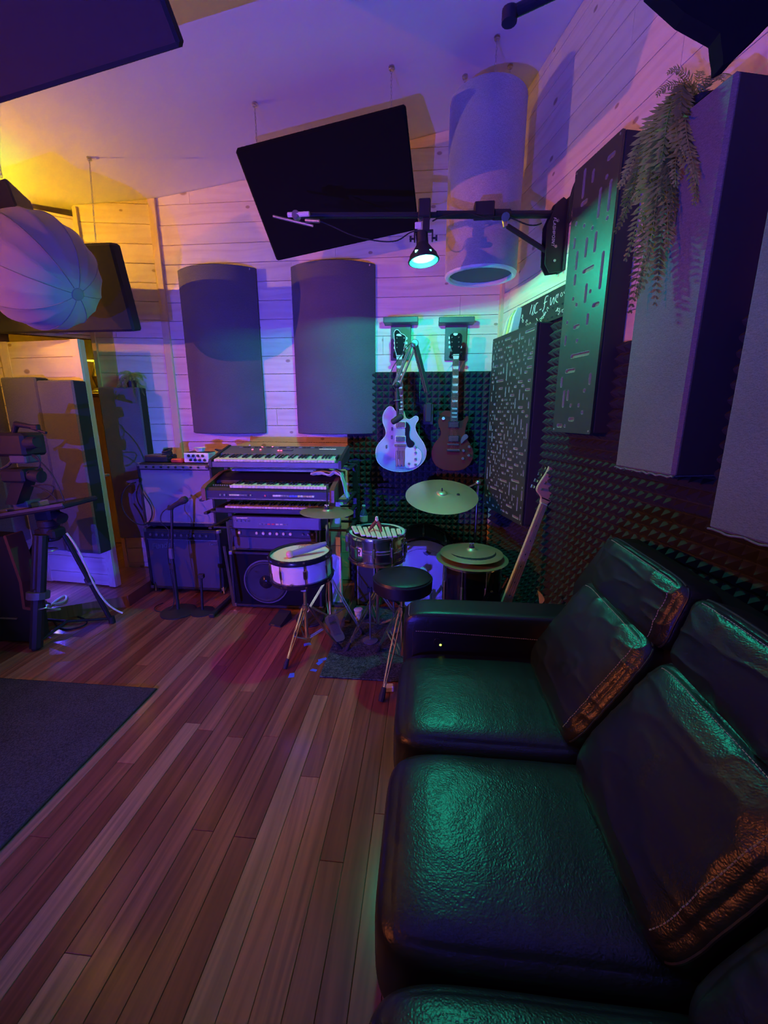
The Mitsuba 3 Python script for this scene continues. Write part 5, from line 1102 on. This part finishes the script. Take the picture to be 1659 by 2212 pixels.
# ================================================================ microphone stands by the amplifiers
b_ = fl(386, 1322); tp = at(371, 1098, b_[1])
t = thing('microphone_stand', 'black stand with a round base in front of the guitar amplifiers', 'stand')
part(t, 'base', shift(lathe([(0, 0), (.125, 0), (.125, .008), (.11, .016), (.03, .024), (0, .026)], 48), b_), 'black')
part(t, 'pole', rod(b_ + Zv * .02, V(b_[0], b_[1], .45), .0125), 'black'); part(t, 'upper_tube', rod(V(b_[0], b_[1], .42), tp, .009), 'black'); part(t, 'clutch', shift(cyl(.018, .42, .50, 20, .004), V(b_[0], b_[1], 0)), 'grey_plastic')
part(t, 'boom_clamp', put(box(-.028, .012, -.012, .012, -.02, .02, .005), frame((b_[0], b_[1], .36), (1, 0, 0), (0, 1, 0))), 'black')
part(t, 'clip', cat([shift(trimesh.creation.icosphere(2, .014), tp), tube([tp, tp + V(-.02, -.01, .02)], .008, 8)]), 'black')
t = thing('microphone', 'black microphone on the stand in front of the guitar amplifiers', 'microphone')
m0, m1 = at(364, 1099, b_[1] - .02), at(401, 1078, b_[1] - .06)
part(t, 'body', tube([m0, m0 + (m1 - m0) * .35, m1 - (m1 - m0) * .25], [.012, .016, .019], 16), 'black'); part(t, 'grille', tube([m1 - (m1 - m0) * .27, m1 - (m1 - m0) * .1, m1, m1 + (m1 - m0) * .06], [.022, .025, .022, .012], 18), 'rubber')
part(t, 'cable', tube(curve([m0, m0 + V(-.05, 0, -.03), m0 + V(-.065, 0, -.10), m0 + V(-.03, .01, -.15), V(b_[0] - .012, b_[1], .55), V(b_[0] - .02, b_[1], .2), V(b_[0] - .05, b_[1] - .02, .03), V(b_[0] - .14, b_[1] - .02, .006), V(b_[0] - .2, b_[1] + .12, .006)], 60), .0035, 6), 'rubber')
b_ = fl(438, 1322); tp = at(434, 1243, b_[1])
t = thing('microphone_stand', 'short black stand with a small round base beside the taller microphone stand', 'stand')
part(t, 'base', shift(lathe([(0, 0), (.085, 0), (.085, .008), (.03, .02), (0, .022)], 40), b_), 'black'); part(t, 'pole', rod(b_ + Zv * .02, tp, .009), 'black'); part(t, 'clip', box(tp[0] - .02, tp[0] + .024, tp[1] - .015, tp[1] + .015, tp[2] - .02, tp[2] + .012, .005), 'black')

# ================================================================ video camera on its tripod
apx = at(98, 1150, 2.36); tc = V(-2.36, 2.36, 0)
t = thing('video_tripod', 'heavy black tripod at the left edge, standing in front of the door', 'tripod')
ft = [fl(243, 1346), fl(78, 1404), V(-3.0, 2.47, 0)]
part(t, 'spider', cat([shift(cyl(.055, -.05, .05, 24, .01), V(tc[0], tc[1], apx[2])), box(tc[0] - .07, tc[0] + .07, tc[1] - .05, tc[1] + .05, apx[2] - .03, apx[2] + .03, .01)]), 'black')
for i, p in enumerate(ft):
    top = V(tc[0], tc[1], apx[2]) + unit(V(p[0] - tc[0], p[1] - tc[1], 0)) * .06; r_ = .040 if i == 1 else .017
    kn = top + (p - top) * .52; sd = unit(np.cross(p - top, Zv)) * .018
    k = part(t, 'leg', cat([tube([top + sd, kn + sd], r_ * .75, 10), tube([top - sd, kn - sd], r_ * .75, 10), tube([kn - (kn - top) * .1, p + (kn - p) * .05], r_ * .9, 10)]), 'black')
    part(k, 'leg_clamp', tube([kn - (kn - top) * .06, kn + (p - kn) * .06], r_ * 1.5, 12), 'grey_plastic')
    part(k, 'rubber_foot', tube([p + V(0, 0, .05), p + V(0, 0, .006)], [.018, .022], 12), 'rubber')
    part(t, 'spreader_arm', tube([V(tc[0], tc[1], .09), p * .93 + V(tc[0], tc[1], 0) * .07 + Zv * .04], .009, 8), 'black')
for z in (.26, .60): q = ft[1] + (V(tc[0], tc[1], apx[2]) - ft[1]) * (z / apx[2]); part(t, 'ring_clamp', put(ring(.046, .005, 28, 6), frame(q, (1, 0, 0), (0, 1, 0))), 'chrome')
part(t, 'fluid_head', cat([shift(cyl(.06, 0, .05, 28, .008), V(tc[0], tc[1], apx[2] + .04)), box(tc[0] - .05, tc[0] + .06, tc[1] - .05, tc[1] + .05, apx[2] + .08, apx[2] + .17, .015), tube([V(tc[0] + .05, tc[1], apx[2] + .12), V(tc[0] + .12, tc[1] - .02, apx[2] + .10)], [.03, .036], 16)]), 'black')
part(t, 'cable', tube(curve([V(tc[0] + .11, tc[1], apx[2]), V(tc[0] + .17, tc[1] + .03, .5), V(tc[0] + .2, tc[1] + .06, .3), V(tc[0] + .26, tc[1] + .09, .16), V(tc[0] + .31, tc[1] + .12, .105)], 40), .006, 8), 'white_plastic')
g0, g1 = at(-30, 1115, 2.26), at(150, 1085, 2.26)
t = thing('equipment_tray', 'black tray with small devices on the tripod under the video camera', 'tray')
xv = unit(g1 - g0); part(t, 'plate', put(box(0, float(np.linalg.norm(g1 - g0)), -.05, .22, -.03, 0, .008), frame(g0, xv, (0, 1, 0))), 'black')
part(t, 'rim', put(box(.0, float(np.linalg.norm(g1 - g0)), -.054, -.046, -.012, .006, .002), frame(g0, xv, (0, 1, 0))), 'grey_plastic')
Mt = frame(g0, xv, (0, 1, 0)); part(t, 'device', put(box(.20, .30, .0, .1, .0, .05, .006), Mt), 'grey_plastic'); part(t, 'device', put(box(.32, .38, .0, .07, .0, .035, .005), Mt), 'chrome'); part(t, 'device', put(box(.03, .14, .01, .1, .0, .02, .004), Mt), 'grey_metal')
part(t, 'stem', rod(V(tc[0], tc[1], apx[2] + .16), V(tc[0], tc[1], g0[2] - .02), .02), 'black')
t = thing('video_camera', 'black video camera rig with cables above the tray at the left edge', 'camera')
vy = 2.24; vp = lambda x, y: at(x, y, vy)
q0, q1 = vp(32, 1088), vp(58, 1018); part(t, 'riser', hull([(x + dx, vy + dy, z) for x, z, w in ((q0[0] + .005, q0[2], .035), (q1[0] - .01, q1[2], .045)) for dx in (-w, w) for dy in (-.03, .05)]), 'black')
q0 = vp(25, 1040); part(t, 'lower_body', box(q0[0] - .02, q0[0] + .13, vy - .05, vy + .10, q0[2], vp(25, 1012)[2], .012), 'black'); part(t, 'lens', tube([vp(58, 1026), vp(74, 1028), vp(90, 1030)], [.028, .034, .036], 20), 'rubber')
q0 = vp(-30, 985); q1 = vp(58, 935); part(t, 'upper_body', box(q0[0], q1[0], vy - .04, vy + .12, q0[2], q1[2], .016), 'black'); part(t, 'viewfinder', tube([vp(52, 958), vp(66, 957), vp(80, 955)], [.034, .036, .030], 20), 'rubber')
part(t, 'top_handle', tube([vp(30, 934), vp(36, 916), vp(70, 922)], [.014, .018, .012], 12), 'black'); part(t, 'shotgun_microphone', tube([vp(34, 914), vp(100, 935)], .008, 12), 'black'); part(t, 'shoe_mount', shift(box(-.02, .02, -.015, .015, -.012, .018, .004), vp(77, 924)), 'black')
part(t, 'battery', box(vp(30, 998)[0], vp(66, 998)[0], vy - .03, vy + .08, vp(30, 1000)[2], vp(30, 978)[2], .008), 'grey_plastic'); part(t, 'silver_bracket', tube([vp(0, 1015), vp(18, 1005), vp(34, 988), vp(46, 982)], .009, 8), 'steel')
for i, pts in enumerate(([(68, 983), (84, 992), (86, 1008), (78, 1014)], [(70, 985), (95, 1005), (118, 1035), (132, 1065), (140, 1085)], [(68, 1049), (95, 1047), (115, 1052), (110, 1068), (92, 1076)], [(72, 1050), (100, 1060), (122, 1080)])): part(t, 'cable', tube(curve([vp(*p) for p in pts], 30), .004, 6), 'rubber')
# dark case with a reddish edge, left of the tripod
t = thing('equipment_case', 'dark case with a reddish wooden edge on the floor at the left edge', 'case')
c1, c2 = at(12, 1160, 2.22), at(66, 1315, 2.22); prof = [(-3.2, .012), (c2[0] - .01, .012), (c2[0] + .005, c2[2]), (c2[0] - .04, .25), (c1[0] + .04, .42), (c1[0], c1[2]), (-3.2, c1[2] + .02)]
m = ext(sg.Polygon(prof), .10); part(t, 'body', put(m, frame((0, 2.32, 0), (1, 0, 0), (0, 0, 1), (0, -1, 0))), 'black')
ed = sg.LineString(prof[2:6]).buffer(.010); part(t, 'wooden_edge', put(ext(ed, .11), frame((0, 2.325, 0), (1, 0, 0), (0, 0, 1), (0, -1, 0))), 'walnut')
part(t, 'latch', box(c2[0] - .22, c2[0] - .1, 2.205, 2.22, .17, .18, .002), 'steel')
# cables on the landing
single('white_cable', tube(curve([fl(103, 1312, .1), fl(120, 1298, .1), fl(140, 1287, .1), fl(143, 1293, .1), fl(128, 1303, .1), fl(105, 1306, .1), fl(112, 1316, .1), fl(130, 1316, .1), fl(108, 1320, .1), fl(98, 1314, .1)], 70), .007, 8), 'white_plastic', 'white cable lying in loops on the landing in front of the door', 'cable')
single('floor_cable', tube(curve([fl(100, 1335, .006), fl(125, 1352, .006), fl(160, 1358, .006), fl(182, 1350, .006), fl(178, 1335, .006), fl(168, 1332, .006)], 50), .005, 8), 'rubber', 'black cable curving on the floor beside the tripod leg', 'cable')
